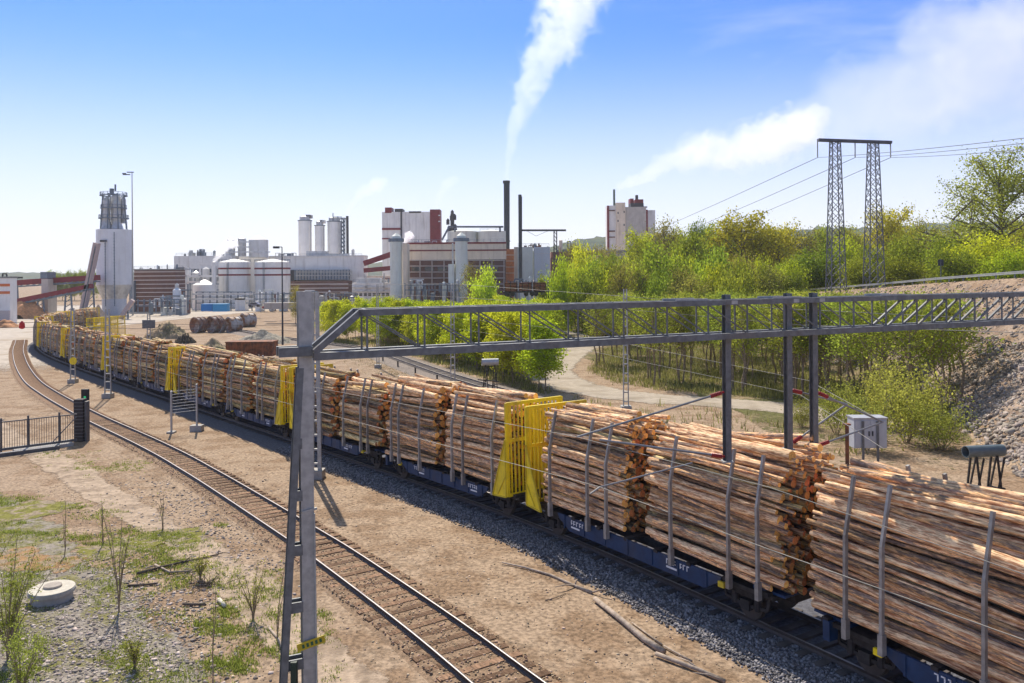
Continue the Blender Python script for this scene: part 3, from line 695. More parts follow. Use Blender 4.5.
# hanging posts with cantilevers
def insul(m, p0, p1, r=.06):
    p0 = Vector(p0); p1 = Vector(p1); n_ = 7
    pts_ = []; rs = []
    for i in range(n_*2+1):
        pts_.append(p0.lerp(p1, i/(n_*2))); rs.append(r if i % 2 else r*.62)
    m.tube(pts_, rs, 10)
def hang_post(t, zb, label):
    root = empty('hanging_post', T(t, 0, zb), 0, label, 'drop post')
    m = MB(); hsec(m, T(t, 0, zb), T(t, 0, 9.35), .17, .17, .015); m.build('post', GAL, root)
    m = MB(); p = T(t, 0, zb); m.box(p.x-.14, p.x+.14, p.y-.14, p.y+.14, zb-.03, zb); m.build('foot_plate', GALL, root)
    for z in (8.25, 9.15):
        m = MB(); m.bar(T(t, -1.25, z), T(t, 1.25, z), .2, .1); m.build('clamp', GALL, root)
    return root
def arm(name, label, pts_, ins, r_=.025):
    """cantilever tube set: list of (p0,p1,insulated?)"""
    root = empty(name, pts_[0][0], 0, label, 'cantilever', 'cantilevers of the catenary')
    for i, (a, b, it) in enumerate(pts_):
        a = Vector(a); b = Vector(b)
        if it:
            L = (b-a).length; d = (b-a)/L
            m = MB(); insul(m, a+d*.1, a+d*.48); m.tube([a, a+d*.1], .03, 8); m.build('insulator', REDI, root); a = a+d*.46
        m = MB(); m.tube([a, b], r_ if it else r_*.75, 8); m.build('tube', TUBE, root)
    return root
p1 = hang_post(11.05, 4.86, 'hanging post left of the other two, with arms reaching over the siding')
P1 = lambda z, a=0.0: T(11.05-a, 0, z)
tip = at(577, 437, 19.3); low = at(600, 487, 19.4); mid = at(692, 463, 20.9)
arm('cantilever', 'two armed cantilever with red insulators reaching left over the siding', [(P1(6.72, .1), tip, True), (P1(4.98, .1), at(600, 440, 19.45), True), (mid, low, False), (low, at(590, 494, 19.3), False)], None, .03)
m = MB()
hang_post(13.2, 4.98, 'middle hanging post of the three, close left of its twin')
hang_post(14.15, 4.82, 'hanging post farthest right of the three')
Pa = lambda t, z: T(t, 0, z)
tipb = at(847, 404, 23.9); tipc = at(883, 422, 24.0)
arm('cantilever', 'cantilever with red insulators on the middle hanging post', [(Pa(13.3, 6.62), tipb, True), (Pa(13.3, 5.1), tipb, True)], None, .028)
arm('cantilever', 'cantilever with red insulators in front of the grey cabinet', [(Pa(14.25, 6.5), tipc, True), (Pa(14.25, 4.95), tipc, True)], None, .028)
# catenary wires
def wire(label, pts_, r_=.009, m_=None, name='overhead_wire', sag=0.0, grp=None):
    m = MB(); P_ = []
    for i in range(len(pts_)-1):
        a = Vector(pts_[i]); b = Vector(pts_[i+1]); k = 10 if sag else 1
        for j in range(k):
            t = j/k; p = a.lerp(b, t); p.z -= sag*4*t*(1-t); P_.append(p)
    P_.append(Vector(pts_[-1])); m.tube(P_, r_, 5)
    o = m.build(name, m_ or WIRE); tag(o, label, 'wire', grp); return o
def along(path, ss_, o_, z_): return [path(q, o_, z_) for q in ss_]
sn = float(side.s[np.argmin(np.hypot(side.p[:, 0]-1.2, side.p[:, 1]-18.3))])
wire('lower bright wire crossing in front of the log train', [at(1100, 667, 8.6), at(768, 549, 13.6), low]+[side(q, .1 if i % 2 else -.1, 4.9) for i, q in enumerate((sn+24, sn+50, sn+90))], .008, WIREL)
wire('upper bright wire crossing in front of the log train', [at(1100, 600, 8.8), at(768, 487, 13.5), tip, side(sn+24, .05, 5.7), side(sn+50, 0, 5.9), side(sn+90, 0, 5.9)], .007, WIREL)
for q in range(-10, 40, 6):
    p = side(sn+q, 0, 4.9)
wire('wire from the cantilever over the cabinet to the left', [tipc, back(34, 1.0, 5.6), back(70, .2, 6.6), back(140, 0, 6.6)], .010, WIREL)
wire('lower wire running over the track behind the train', [tipc+Vector((0, 0, -.8)), back(34, .6, 5.0), back(70, .1, 5.4), back(140, 0, 5.4)], .010, WIREL)
# wires seen through the girder (higher feeder lines)
wire('upper of two pale feeder wires beyond the girder', [at(1030, 321, 40), at(770, 308, 60), at(620, 296, 64), at(455, 284, 95), at(330, 285, 130)], .018, WIREL)
wire('lower of two pale feeder wires beyond the girder', [at(1030, 333, 38), at(800, 325, 60), at(622, 309, 64), at(455, 297, 95), at(330, 293, 130)], .018, WIREL)
# lattice masts
def lattice_mast(x, yb, ytop, label, Y=None, tk=.09, w=.34, foot=True, wpx=None):
    X, Yg = ground(x, yb, G0)
    zt = at(x, ytop, Yg).z; z0 = gzf(X, Yg)
    root = empty('line_mast', (X, Yg, z0), 0, label, 'mast', 'line masts')
    m = MB()
    for s in (-1, 1): m.bar((X+s*w/2, Yg, z0+.2), (X+s*w/2*.55, Yg, zt), tk, .14, (0, 1, 0))
    m.build('column', GALL, root)
    m = MB(); h = zt-z0; k = int(h/.75)
    for i in range(1, k):
        z = z0+h*i/k; t = i/k; ww = w/2*(1-.45*t); m.box(X-ww, X+ww, Yg-.06, Yg+.06, z-.05, z+.05)
    m.build('battens', GALL, root)
    if foot:
        m = MB(); m.box(X-.42, X+.42, Yg-.42, Yg+.42, z0-.1, z0+.45); m.build('foundation', CONCR, root)
    return root, X, Yg, z0, zt
lattice_mast(316, 478, 292, 'grey mast on a concrete foot close behind the big near mast', tk=.2, w=.42)
r_, X, Yg, z0, zt = lattice_mast(626, 411, 289, 'slim mast beside the dirt road', w=.42)
m = MB(); m.bar((X, Yg, zt-1.5), (X-1.2, Yg-.4, zt-1.45), .05); m.build('side_arm', TUBE, r_)
lattice_mast(453, 398, 284, 'slim mast behind the log train left of the dirt road', w=.42)
r_, X, Yg, z0, zt = lattice_mast(73, 383, 308, 'mast with a round yellow disc left of its neighbour', w=.55)
m = MB(); c = at(73, 361, Yg-.3); m.tube([c, c+Vector((0, .05, 0))], .42, 20); m.build('yellow_disc', YEL, r_)
lattice_mast(108, 398, 309, 'mast between the siding and the train right of the yellow disc mast', w=.6)
r_, X, Yg, z0, zt = lattice_mast(149, 362, 313, 'mast behind the train near the earth heaps', w=.6)
m = MB(); m.box(X-.9, X+.9, Yg-.1, Yg+.1, zt-2.2, zt-1.0); m.build('switch_box', GAL, r_)
lattice_mast(378, 368, 284, 'thin dark mast at the left edge of the thicket', w=.3)
for i, (y_, lab) in enumerate(((322, 'upper wire across the far yard at left'), (327, 'lower wire across the far yard at left'))):
    wire(lab, [at(-30, y_+1, 70), at(73, y_, 75), at(149, y_+2, 92), at(300, y_+4, 100)], .022)
m = MB(); c = at(22, 325, 70.5); m.tube([c+Vector((0, 0, .35)), c+Vector((0, 0, .15)), c+Vector((0, 0, -.25)), c+Vector((0, 0, -.35))], [.05, .22, .25, .1], 10)
o = m.build('marker_ball', mat('marker_red', (.55, .03, .03), .5)); tag(o, 'small red marker hanging on the wires at far left', 'marker')
# dwarf posts along the back track
for i, q in enumerate(range(38, 120, 9)):
    p = back(q, -2.6, -.3); m = MB(); m.box(p.x-.09, p.x+.09, p.y-.06, p.y+.06, p.z-.2, p.z+.75); m.box(p.x-.12, p.x+.12, p.y-.08, p.y+.08, p.z+.75, p.z+.82)
    o = m.build('marker_post', mat('dark_post', (.05, .045, .045), .8)); tag(o, 'short dark post beside the track behind the train', 'post', 'dark posts along the rear track')

# ------------------------------------------------------------------ pylon
def gpf(x, Y): X = (x-512)*Y/F; return X, gzf(X, Y)
PYM = mat('pylon_steel', (.13, .13, .145), .6, .4, var=.25)
PY = 128.0
tp = at(835, 141, PY); tq = at(873, 143, PY); 
root = empty('pylon', (tp.x+3, PY, gzf(tp.x+3, PY)), 0, 'twin legged lattice power pylon with a long dark crossarm', 'pylon')
def legs(X, Y, zt):
    z0 = gzf(X, Y)-.3; m = MB(); hb, ht = 1.25, .62
    def w_(z): t = (z-z0)/(zt-z0); return hb+(ht-hb)*t
    C_ = [(-1, -1), (1, -1), (1, 1), (-1, 1)]
    for a, b in C_: m.bar((X+a*hb, Y+b*hb, z0), (X+a*ht, Y+b*ht, zt), .13)
    z = z0; 
    while z < zt-.5:
        h = w_(z)*2.0; z2 = min(z+h, zt)
        for i in range(4):
            a, b = C_[i]; c, d = C_[(i+1) % 4]; w0, w1 = w_(z), w_(z2)
            m.bar((X+a*w0, Y+b*w0, z), (X+c*w1, Y+d*w1, z2), .075); m.bar((X+c*w0, Y+d*w0, z), (X+a*w1, Y+b*w1, z2), .075)
        z = z2
    return m
for t_ in (tp, tq): legs(t_.x, PY, t_.z).build('leg', PYM, root)
a = at(818, 140, PY); b = at(891, 142.5, PY)
m = MB(); m.bar((a.x, PY, a.z), (b.x, PY, b.z), .9, .42); m.build('crossarm', PYM, root)
att = []
for x in (817.5, 855, 890.5):
    c = at(x, 142, PY); m = MB(); c2 = c-Vector((0, 0, 2.5)); n_ = 14
    m.tube([c.lerp(c2, i/(2*n_)) for i in range(2*n_+1)], [.05 if i % 2 else .13 for i in range(2*n_+1)], 8); m.build('insulator_string', GAL, root); att.append(c2)
ends = [(at(1100, 129, 60)), (at(1100, 134.5, 62)), (at(1100, 142, 64))]; fars = [at(560, 262, 620), at(590, 262, 625), at(620, 262, 630)]
for i, nm in enumerate(('left', 'middle', 'right')):
    wire('power line on the %s insulator of the pylon' % nm, [ends[i], att[i]], .035, GAL, 'power_line', .25); wire('power line from the %s insulator to the far left' % nm, [att[i], fars[i]], .05, GAL, 'power_line', 3.0)

# ------------------------------------------------------------------ the pulp mill
WP = mat('white_cladding', (.82, .80, .76), .6, var=.06, scale=.25, grime=(.42, .38, .32, .45))
WP2 = mat('pale_grey_cladding', (.70, .69, .67), .6, var=.07, scale=.3, grime=(.35, .32, .28, .4))
CR = mat('cream_cladding', (.80, .67, .52), .65, var=.07, scale=.3, grime=(.4, .3, .2, .4))
GRN = mat('pale_green_cladding', (.74, .76, .68), .6, var=.06, scale=.3, grime=(.35, .34, .3, .4))
DRED = mat('dark_red_paint', (.20, .022, .032), .55, var=.12, scale=.6)
BRW = mat('brown_cladding', (.15, .075, .062), .7, var=.15, scale=.5)
BRL = mat('light_band', (.55, .47, .44), .7, var=.08)
STEEL = mat('stainless', (.55, .55, .54), .45, .4, var=.15, scale=.8, grime=(.25, .22, .18, .4))
BGR = mat('blue_grey_steel', (.17, .21, .25), .6, .3, var=.2, scale=.6)
DKG = mat('dark_grey_cladding', (.05, .052, .06), .6, var=.2)
ORG = mat('orange_brick', (.42, .16, .07), .85, var=.2, scale=1)
RUST = mat('rusty_steel', (.28, .11, .05), .85, .1, var=.3, scale=2, col2=(.16, .08, .05), c2scale=1.5)
LCON = mat('light_concrete', (.52, .48, .43), .85, var=.1, scale=.4, grime=(.33, .28, .23, .5))
GLASS = mat('dark_window', (.03, .04, .05), .15, var=.1, spec=.6)
ROOF = mat('grey_roof', (.22, .22, .22), .8, var=.15)
STACKM = mat('dark_stack', (.045, .055, .065), .5, .3, var=.15)
class Bld:
    def __init__(s, name, label, cat, x, Y, group=None):
        p = at(x, 300, Y); s.Y = Y; s.g = gzf(p.x, Y); s.root = empty(name, (p.x, Y, s.g), 0, label, cat, group)
    def zz(s, x, y): return s.g-.3 if y is None else at(x, y, s.Y).z
    def b(s, part, m, x0, x1, yt, yb=None, dep=12, f=0.0, parent=None):
        dep = min(dep, 9); Y = s.Y; X0 = at(x0, yt, Y).x; X1 = at(x1, yt, Y).x; z1 = s.zz(x0, yt); z0 = s.zz(x0, yb)
        mb = MB().box(X0, X1, Y-f, Y-f+dep, z0, z1); return s.fin(mb, part, m, parent)
    def fin(s, mb, part, m, parent=None):
        o = mb.build(part, m, s.root)
        if parent is not None: o.parent = parent
        return o
    def stripes(s, x0, x1, ys, h, m, part='stripe', f=.12, dep=None, y_=None):
        for y in ys: s.b(part, m, x0-.15, x1+.15, y-h/2, y+h/2, (dep or .2), f)
    def cyl(s, part, m, x0, x1, yt, yb=None, cone=0.0, f=0.0, n=28, parent=None, hopper=None):
        Y = s.Y-f; p0 = at(x0, yt, Y); p1 = at(x1, yt, Y); r = (p1.x-p0.x)/2; cx = (p0.x+p1.x)/2*(Y+r)/Y; z1 = s.zz(x0, yt); z0 = s.zz(x0, yb)
        pr = [(r, z0), (r, z1)]+([(r*.1, z1+cone)] if cone else [])
        mb = MB().lathe((cx, Y+r, 0), pr, n); o = s.fin(mb, part, m, parent); o.data.polygons.foreach_set('use_smooth', [True]*len(o.data.polygons)); o.data.set_sharp_from_angle(angle=R(35)); return o
    def ring(s, part, m, x0, x1, y, h, f=0.0):
        Y = s.Y-f; p0 = at(x0, y-h/2, Y); p1 = at(x1, y-h/2, Y); r = (p1.x-p0.x)/2; cx = (p0.x+p1.x)/2*(Y+r)/Y; z1 = p0.z; z0 = at(x0, y+h/2, Y).z
        return s.fin(MB().lathe((cx, Y+r, 0), [(r+.12, z0), (r+.12, z1)], 28), part, m)
    def bars(s, part, m, segs, w=.25, f=0.0):
        mb = MB()
        for (xa, ya, xb, yb) in segs: a = at(xa, ya, s.Y-f); b = at(xb, yb, s.Y-f); mb.bar(a, b, w)
        return s.fin(mb, part, m)
    def rail(s, x0, x1, y, f=0.1, h=1.1, m=None):
        mb = MB(); a = at(x0, y, s.Y-f); b = at(x1, y, s.Y-f); z = a.z
        mb.bar((a.x, a.y, z+h), (b.x, a.y, z+h), .09); mb.bar((a.x, a.y, z+h/2), (b.x, a.y, z+h/2), .06); n = max(2, int((b.x-a.x)/2.5))
        for i in range(n+1): X = a.x+(b.x-a.x)*i/n; mb.bar((X, a.y, z), (X, a.y, z+h), .08)
        return s.fin(mb, 'railing', m or BGR)
    def wins(s, x0, x1, y0, y1, n, m=None, f=.06, part='window', hpx=None):
        w = (x1-x0)/n
        for i in range(n): s.b(part, m or GLASS, x0+w*(i+.15), x0+w*(i+.85), y0, y1, .15, f)
def clutter(B_, x0, x1, y, n, seed, hmax=5, mats_=None):
    r = random.Random(seed)
    for i in range(n):
        x = r.uniform(x0, x1); w = r.uniform(1.2, 5); h = r.uniform(1, hmax); mm = r.choice(mats_ or [STEEL, BGR, WP2, ROOF])
        k = r.random()
        if k < .45: B_.b('roof_unit', mm, x, x+w, y-h, y+.6, r.uniform(2, 5), -r.uniform(1, 6))
        elif k < .8: B_.cyl('vent', mm, x, x+w*.6, y-h, y+.6, f=-r.uniform(1, 6), cone=.4)
        else: B_.bars('roof_pipe', mm, [(x, y+.5, x, y-h), (x, y-h, x+w, y-h), (x+w, y-h, x+w, y+.5)], .3, -3)

# left edge warehouse
b = Bld('warehouse', 'low white warehouse with two orange stripes cut by the left edge', 'warehouse', 5, 215)
b.b('wall', WP, -60, 10, 278, None, 3); b.b('lower_wall', BRL, -60, 10.2, 311, None, .5, .3)
for y in (285.5, 293): b.b('stripe', mat('orange_stripe', (.62, .16, .05), .6), -60, 10, y-1.3, y+1.3, .3, .2)
b.b('roof', ROOF, -60, 10.4, 277, 278.6, 3.6, .3); b.b('gate', DRED, -8, -1, 304, None, .3, .5); clutter(b, -6, 8, 278, 3, 5, 5, [DKG, ROOF])
# chip pile and conveyors
def heap(name, x, y, wpx, hpx, Y, m, label, cat, seed, rough=.35, group=None):
    """mound of loose material"""
    r = np.random.default_rng(seed); c = at(x, y, Y); W_ = wpx*Y/F/2; Hh = hpx*Y/F; n = 34; g = gzf(c.x, Y)
    xs = np.linspace(-1, 1, n); XX, YY = np.meshgrid(xs, xs); ph = r.uniform(0, 6, 6)
    rad = np.sqrt(XX**2+YY**2)*(1+.12*np.sin(3*np.arctan2(YY, XX)+ph[0])+.07*np.sin(5*np.arctan2(YY, XX)+ph[1]))
    Z = np.maximum(0, 1-rad)**.85; Z = Z*(1+.18*np.sin(XX*7+ph[2])*np.sin(YY*6+ph[3]))+r.normal(0, .02*rough, Z.shape)*(Z > .01)
    V = np.stack([c.x+XX*W_, c.y+YY*W_*.9, g-.05+Z*Hh], -1).reshape(-1, 3)-np.array([c.x, c.y, g]); i = np.arange(n-1)[None]+np.arange(n-1)[:, None]*n
    o = npmesh(name, V, np.stack([i, i+1, i+1+n, i+n], -1).reshape(-1, 4), m, smooth=True); o.location = (c.x, c.y, g); tag(o, label, cat, group); return o
CHIP = mat('wood_chips', (.55, .27, .13), .95, var=.25, scale=1.2, bump=.2, bscale=2, coord='pos')
heap('chip_pile', 27, 312, 44, 21, 250, CHIP, 'orange pile of wood chips beneath the conveyor at far left', 'wood chips', 1)
heap('chip_pile', 5, 320, 26, 9, 205, CHIP, 'low orange pile of wood chips in front of the striped warehouse', 'wood chips', 2)
heap('chip_pile', 98, 316, 22, 14, 240, mat('pale_chips', (.6, .42, .28), .95, var=.2, scale=1.2, bump=.15, bscale=2, coord='pos'), 'small pale chip heap at the foot of the silo', 'wood chips', 3)
def gallery(label, p0, p1, h, m, supports, Y=255):
    a = at(*p0, Y); b_ = at(*p1, Y); root = empty('conveyor', (a.x, Y, gzf(a.x, Y)), 0, label, 'conveyor')
    MB().bar(a, b_, 2.0, h).build('gallery', m, root); mb = MB(); mb.bar(a-Vector((0, 0, h*.75)), b_-Vector((0, 0, h*.75)), 2.0, .4)
    n = 14
    for i in range(n):
        q = a.lerp(b_, i/n); q2 = a.lerp(b_, (i+1)/n); mb.bar(q-Vector((0, 1, h*.75)), q2-Vector((0, 1, h*.5)), .18)
    mb.build('truss', BGR, root)
    for t in supports:
        q = a.lerp(b_, t); g = gzf(q.x, q.y); mb = MB()
        for s in (-1, 1): mb.bar((q.x+s*1.3, q.y, g), (q.x+s*.8, q.y, q.z-h/2), .4)
        for k in range(5): z = g+(q.z-h/2-g)*k/5; z2 = g+(q.z-h/2-g)*(k+1)/5; mb.bar((q.x-1.2, q.y, z), (q.x+1.2, q.y, z2), .2)
        mb.build('support', BGR, root)
gallery('upper dark red conveyor gallery leading to the silo', (13, 283), (99, 277.5), 1.7, DRED, (.02, .4, .9), 258)
gallery('lower dark red conveyor rising from left to right', (13, 302), (92, 286), 1.4, DRED, (.35, .7), 250)
gallery('steep pale conveyor leg leaning against the silo', (82, 316), (97, 243), 1.5, mat('pinkish_steel', (.42, .33, .32), .7, var=.15), (), 250)
b = Bld('transfer_tower', 'small concrete tower under the conveyor crossing', 'tower', 48, 256); b.b('shaft', LCON, 45, 51.5, 279, None, 5, 2); b.b('machine_house', BGR, 44.5, 51, 272, 278.6, 5, 2.3)
# silo
b = Bld('chip_silo', 'tall white silo with steel machinery on its top', 'silo', 114, 262)
b.cyl('shaft', mat('silo_white', (.70, .71, .73), .5, .1, var=.05, scale=.3, grime=(.45, .42, .4, .3)), 97.5, 131, 229, 285)
p0 = at(97.5, 285, 262); p1 = at(131, 285, 262); r_ = (p1.x-p0.x)/2; cy = 262+r_; cx = (p0.x+p1.x)/2*cy/262
b.fin(MB().lathe((cx, cy, 0), [(r_*.68, at(0, 300, 262).z), (r_, p0.z)], 28), 'cone', STEEL)
b.fin(MB().lathe((cx, cy, 0), [(r_*.68, b.g-.3), (r_*.68, at(0, 300, 262).z)], 28), 'base', mat('silo_blue', (.50, .53, .58), .6, var=.08))
mb = MB(); rr = random.Random(3)
zt = at(0, 190, 262).z; zb = at(0, 229, 262).z
for k in range(8):
    a = k*.785; mb.bar((cx+math.cos(a)*4.2, cy+math.sin(a)*4.2, zb), (cx+math.cos(a)*3.4, cy+math.sin(a)*3.4, zt-1), .3)
for z, q in ((zb+3.6, 4.5), (zb+7, 3.9), (zt-1.6, 4.1)):
    for k in range(16):
        a = k*.3927; a2 = a+.3927; mb.bar((cx+math.cos(a)*q, cy+math.sin(a)*q, z), (cx+math.cos(a2)*q, cy+math.sin(a2)*q, z), .35); mb.bar((cx+math.cos(a)*q, cy+math.sin(a)*q, z+1.1), (cx+math.cos(a2)*q, cy+math.sin(a2)*q, z+1.1), .12); mb.bar((cx+math.cos(a)*q, cy+math.sin(a)*q, z), (cx+math.cos(a)*q, cy+math.sin(a)*q, z+1.1), .12)
b.fin(mb, 'platform_frame', BGR)
for (dx, dy, r2, h0, h1) in ((-1.8, -1.5, 1.3, 0, 9.5), (1.6, -1.2, 1.2, 0, 8.5), (0, 1.5, 1.6, 0, 11), (2.6, 1.4, .8, 2, 10), (-2.8, 1.2, .7, 1, 10)):
    b.fin(MB().lathe((cx+dx, cy+dy, 0), [(r2*1.5, zb+h0), (r2, zb+h0+2.5), (r2, zb+h1), (r2*.5, zb+h1+1)], 14), 'cyclone', STEEL)
b.fin(MB().lathe((cx+.6, cy, 0), [(.3, zt), (.3, zt+2.2)], 8).lathe((cx-.6, cy, 0), [(.7, zt-1), (.7, zt+.8)], 10), 'vent', BGR)
mb = MB()
for (xx, yt, yb) in ((114, 232, 306), (105, 241, 306)):
    a = at(xx, yt, 261.2); c_ = at(xx, yb, 261.2); mb.bar((a.x, 261.3, a.z), (a.x, 261.3, c_.z), .22)
    for k in range(24): z = c_.z+(a.z-c_.z)*k/24; mb.bar((a.x-.3, 261.2, z), (a.x+.3, 261.2, z), .1)
b.fin(mb, 'ladder', BGR); b.b('lamp', DKG, 101, 107, 240, 242, .6, .8)
# floodlight mast
def lampmast(x, yt, yb, Y, label, heads, r=.16, arm_=None):
    a = at(x, yt, Y); g = gzf(a.x, Y) if yb is None else at(x, yb, Y).z; root = empty('street_lamp', (a.x, Y, g), 0, label, 'lamp')
    MB().tube([(a.x, Y, g), (a.x, Y, a.z)], [r*1.5, r*.7], 8).build('pole', GALL if arm_ is None else DKG, root)
    for (hx0, hx1, hy) in heads:
        h0 = at(hx0, hy, Y); h1 = at(hx1, hy, Y); m = MB(); m.bar(h0, h1, .5, .28); m.build('lamp_head', DKG, root)
    if arm_: m = MB(); m.tube([at(x, yt, Y), at(arm_[0], arm_[1], Y)], r*.6, 6); m.build('arm', DKG, root)
    return root
r = lampmast(132, 173, None, 262, 'very tall floodlight mast beside the white silo', [(122.5, 126, 173.5), (127, 133.5, 172.2), (123, 130, 174.6)], .2)
lampmast(282, 247, 345, 105, 'dark street lamp with a short arm in front of the mill', [(273.5, 279, 247.4)], .09, (276, 247))
lampmast(705, 262, None, 200, 'thin lamp post among the shrubs', [(703, 706, 262)], .08)
# brown striped building
b = Bld('brown_hall', 'brown hall with thin pale bands right of the silo', 'building', 160, 285)
b.b('wall', BRW, 134, 176, 270, None, 8); b.stripes(134, 176, [272+4.1*i for i in range(9)], .8, BRL, 'band', .15, 8.3); b.b('roof', ROOF, 133.6, 176.4, 269, 270.4, 8.6, .3); clutter(b, 139, 180, 269.5, 9, 2, 5)
b.b('stair_tower', BGR, 131, 136, 281, None, 2, 1.5); b.rail(134, 183, 269.4)
# white hall with lattice band
b = Bld('evaporator_hall', 'long pale hall behind the brown hall with pipework on its roof', 'building', 205, 335)
b.b('wall', WP2, 174, 232, 256, 269, 30); b.b('glazed_band', BGR, 184, 232, 269, 281, 28, -.5); b.b('lower_wall', WP2, 186, 232, 281, None, 28)
b.bars('frame', STEEL, [(x, 269, x, 281) for x in range(185, 232, 4)]+[(184, 273, 232, 273), (184, 277, 232, 277)], .35, .3)
clutter(b, 182, 230, 256, 16, 8, 8); b.rail(176, 230, 255.8)
b.cyl('roof_tank', STEEL, 227, 235, 239, 256, .6, f=-4); b.cyl('roof_tank', STEEL, 238, 246, 238, 256, .8, f=-5); b.cyl('roof_tank', WP2, 249, 268, 239, 257, 2.0, f=-6)
b.bars('roof_pipe', STEEL, [(226, 242, 250, 242), (231, 247, 250, 247), (226, 252, 270, 252)], .5, -2)
# tanks with red rings
for (x0, x1, lab) in ((219, 250, 'white tank with two dark red rings, left of its twin'), (255, 290, 'wide white tank with two dark red rings, right of its twin')):
    b = Bld('storage_tank', lab, 'tank', (x0+x1)/2, 318, 'ringed white tanks'); b.cyl('shell', WP, x0, x1, 262, None, 1.3)
    for y in (268.5, 275): b.ring('ring', DRED, x0, x1, y, 1.6)
    c0 = at((x0+x1)/2, 262, 318); m = MB()
    for k in range(24):
        a = k*math.pi/12; rr_ = (x1-x0)/2*318/F; yc = 318+rr_; c0.x = at((x0+x1)/2, 262, yc).x; m.bar((c0.x+rr_*math.cos(a), yc+rr_*math.sin(a), c0.z), (c0.x+rr_*math.cos(a), yc+rr_*math.sin(a), c0.z+1.1), .09)
        m.bar((c0.x+rr_*math.cos(a), yc+rr_*math.sin(a), c0.z+1.1), (c0.x+rr_*math.cos(a+.262), yc+rr_*math.sin(a+.262), c0.z+1.1), .09)
    b.fin(m, 'railing', BGR); b.bars('ladder', BGR, [(x0+8, 262, x0+8, 303), (x0+9.2, 262, x0+9.2, 303)]+[(x0+8, y, x0+9.2, y) for y in range(264, 303, 2)], .12, .2)
b = Bld('small_tank', 'squat cream tank with a pipe bridge in front', 'tank', 203, 300); b.cyl('shell', WP, 193, 216, 285, None, 2.0); b.bars('pipe', WP, [(188, 282, 200, 282), (188, 282, 188, 303), (216, 292, 218, 292)], .6, 1); b.cyl('stack', WP, 212, 215.5, 262, 285, .3, f=-3)
b = Bld('process_column', 'slim white column among pipework beside the cream tank', 'column', 177, 270); b.cyl('shell', mat('bluish_white', (.66, .70, .76), .5, var=.05), 173, 181, 290, None, .8); b.cyl('dome', STEEL, 175, 179, 285, 290, .6, f=-1)
b.bars('frame', BGR, [(166, 296, 166, 310), (170, 296, 170, 310), (184, 292, 184, 310), (188, 284, 188, 310), (166, 296, 190, 296), (166, 303, 190, 303), (181, 290, 190, 290)], .4, 0); b.b('equipment', BRW, 182, 187, 300, None, 3)
b = Bld('pipe_rack', 'blue grey pipe rack standing in front of the ringed tanks', 'pipe rack', 230, 290)
b.bars('frame', BGR, [(x, 292, x, 312) for x in range(196, 256, 7)]+[(196, 292, 252, 292), (196, 297, 252, 297), (196, 303, 252, 303)], .35); b.bars('pipe', STEEL, [(192, 294, 256, 294), (192, 299, 254, 299)], .6, .7)
b.b('control_cabin', WP2, 236, 246, 298, None, 4, 1)
# big white hall
b = Bld('pulp_hall', 'long white flat roofed hall carrying the three silos', 'building', 320, 350)
b.b('wall', WP, 229, 364, 257, None, 40); b.b('parapet', WP2, 228.6, 364.4, 256.2, 257.3, 41, .4)
b.b('pipe_gallery', BGR, 296, 350, 270, 280, 3, 3); b.bars('frame', STEEL, [(x, 269.5, x, 280) for x in range(297, 352, 3)]+[(296, 272, 352, 272), (296, 275.5, 352, 275.5)], .3, 3.3)
b.b('dark_bay', DKG, 289.5, 296, 270, None, 3, 2.5); b.b('lower_hall', BRW, 296, 352, 281, None, 8, 8)
b.stripes(296, 352, [284, 288, 292], 1.0, BRL, 'band', 8.2); clutter(b, 270, 296, 256.6, 9, 4, 4); b.rail(300, 362, 256.4); b.wins(300, 350, 296, 299, 9, f=8.2)
b.b('roof_hood', STEEL, 305, 325, 251, 257, 5, -2); b.b('roof_hood', STEEL, 325, 346, 253.5, 257, 5, -2)
for i, (x0, x1, y) in enumerate(((298.5, 311.5, 220), (315, 324.5, 225), (327.5, 341.5, 221))):
    c = Bld('bleach_tower', ['left and widest spaced', 'middle and smallest', 'right'][i]+' of the three white towers on the long hall', 'tower', (x0+x1)/2, 372, 'three white towers on the hall')
    c.root.location.z = at(300, 256, 372).z; c.g = c.root.location.z
    c.cyl('shell', WP, x0, x1, y, None, .5); c.cyl('head', STEEL, x0+1.2, x1-1.2, y-3.6, y, .5, f=-.7); c.ring('gallery', BGR, x0-.5, x1+.5, y+.3, .8)
    c.bars('ladder', BGR, [(x1-.6, y, x1-.6, 253)], .25, .4); clutter(c, x0+2, x1-3, y-3, 2, i, 3)
c = Bld('scrubber_stack', 'slim dark pipes and stair tower beside the three white towers', 'stack', 345, 372); c.root.location.z = at(300, 256, 372).z; c.g = c.root.location.z
c.cyl('stack', DKG, 346, 348.6, 216, None); c.cyl('stack', BGR, 342.8, 344.2, 219, None)
c.bars('stair_tower', BGR, [(341.8, 218, 341.8, 256), (345, 218, 345, 256)]+[(341.8, y, 345, y+4) for y in range(218, 254, 4)]+[(345, y+4, 341.8, y+4) for y in range(218, 252, 4)]+[(333, 213, 333, 221), (333, 217, 342, 217)], .35)
c.cyl('vent', STEEL, 351.5, 354.5, 250, 257, .6)
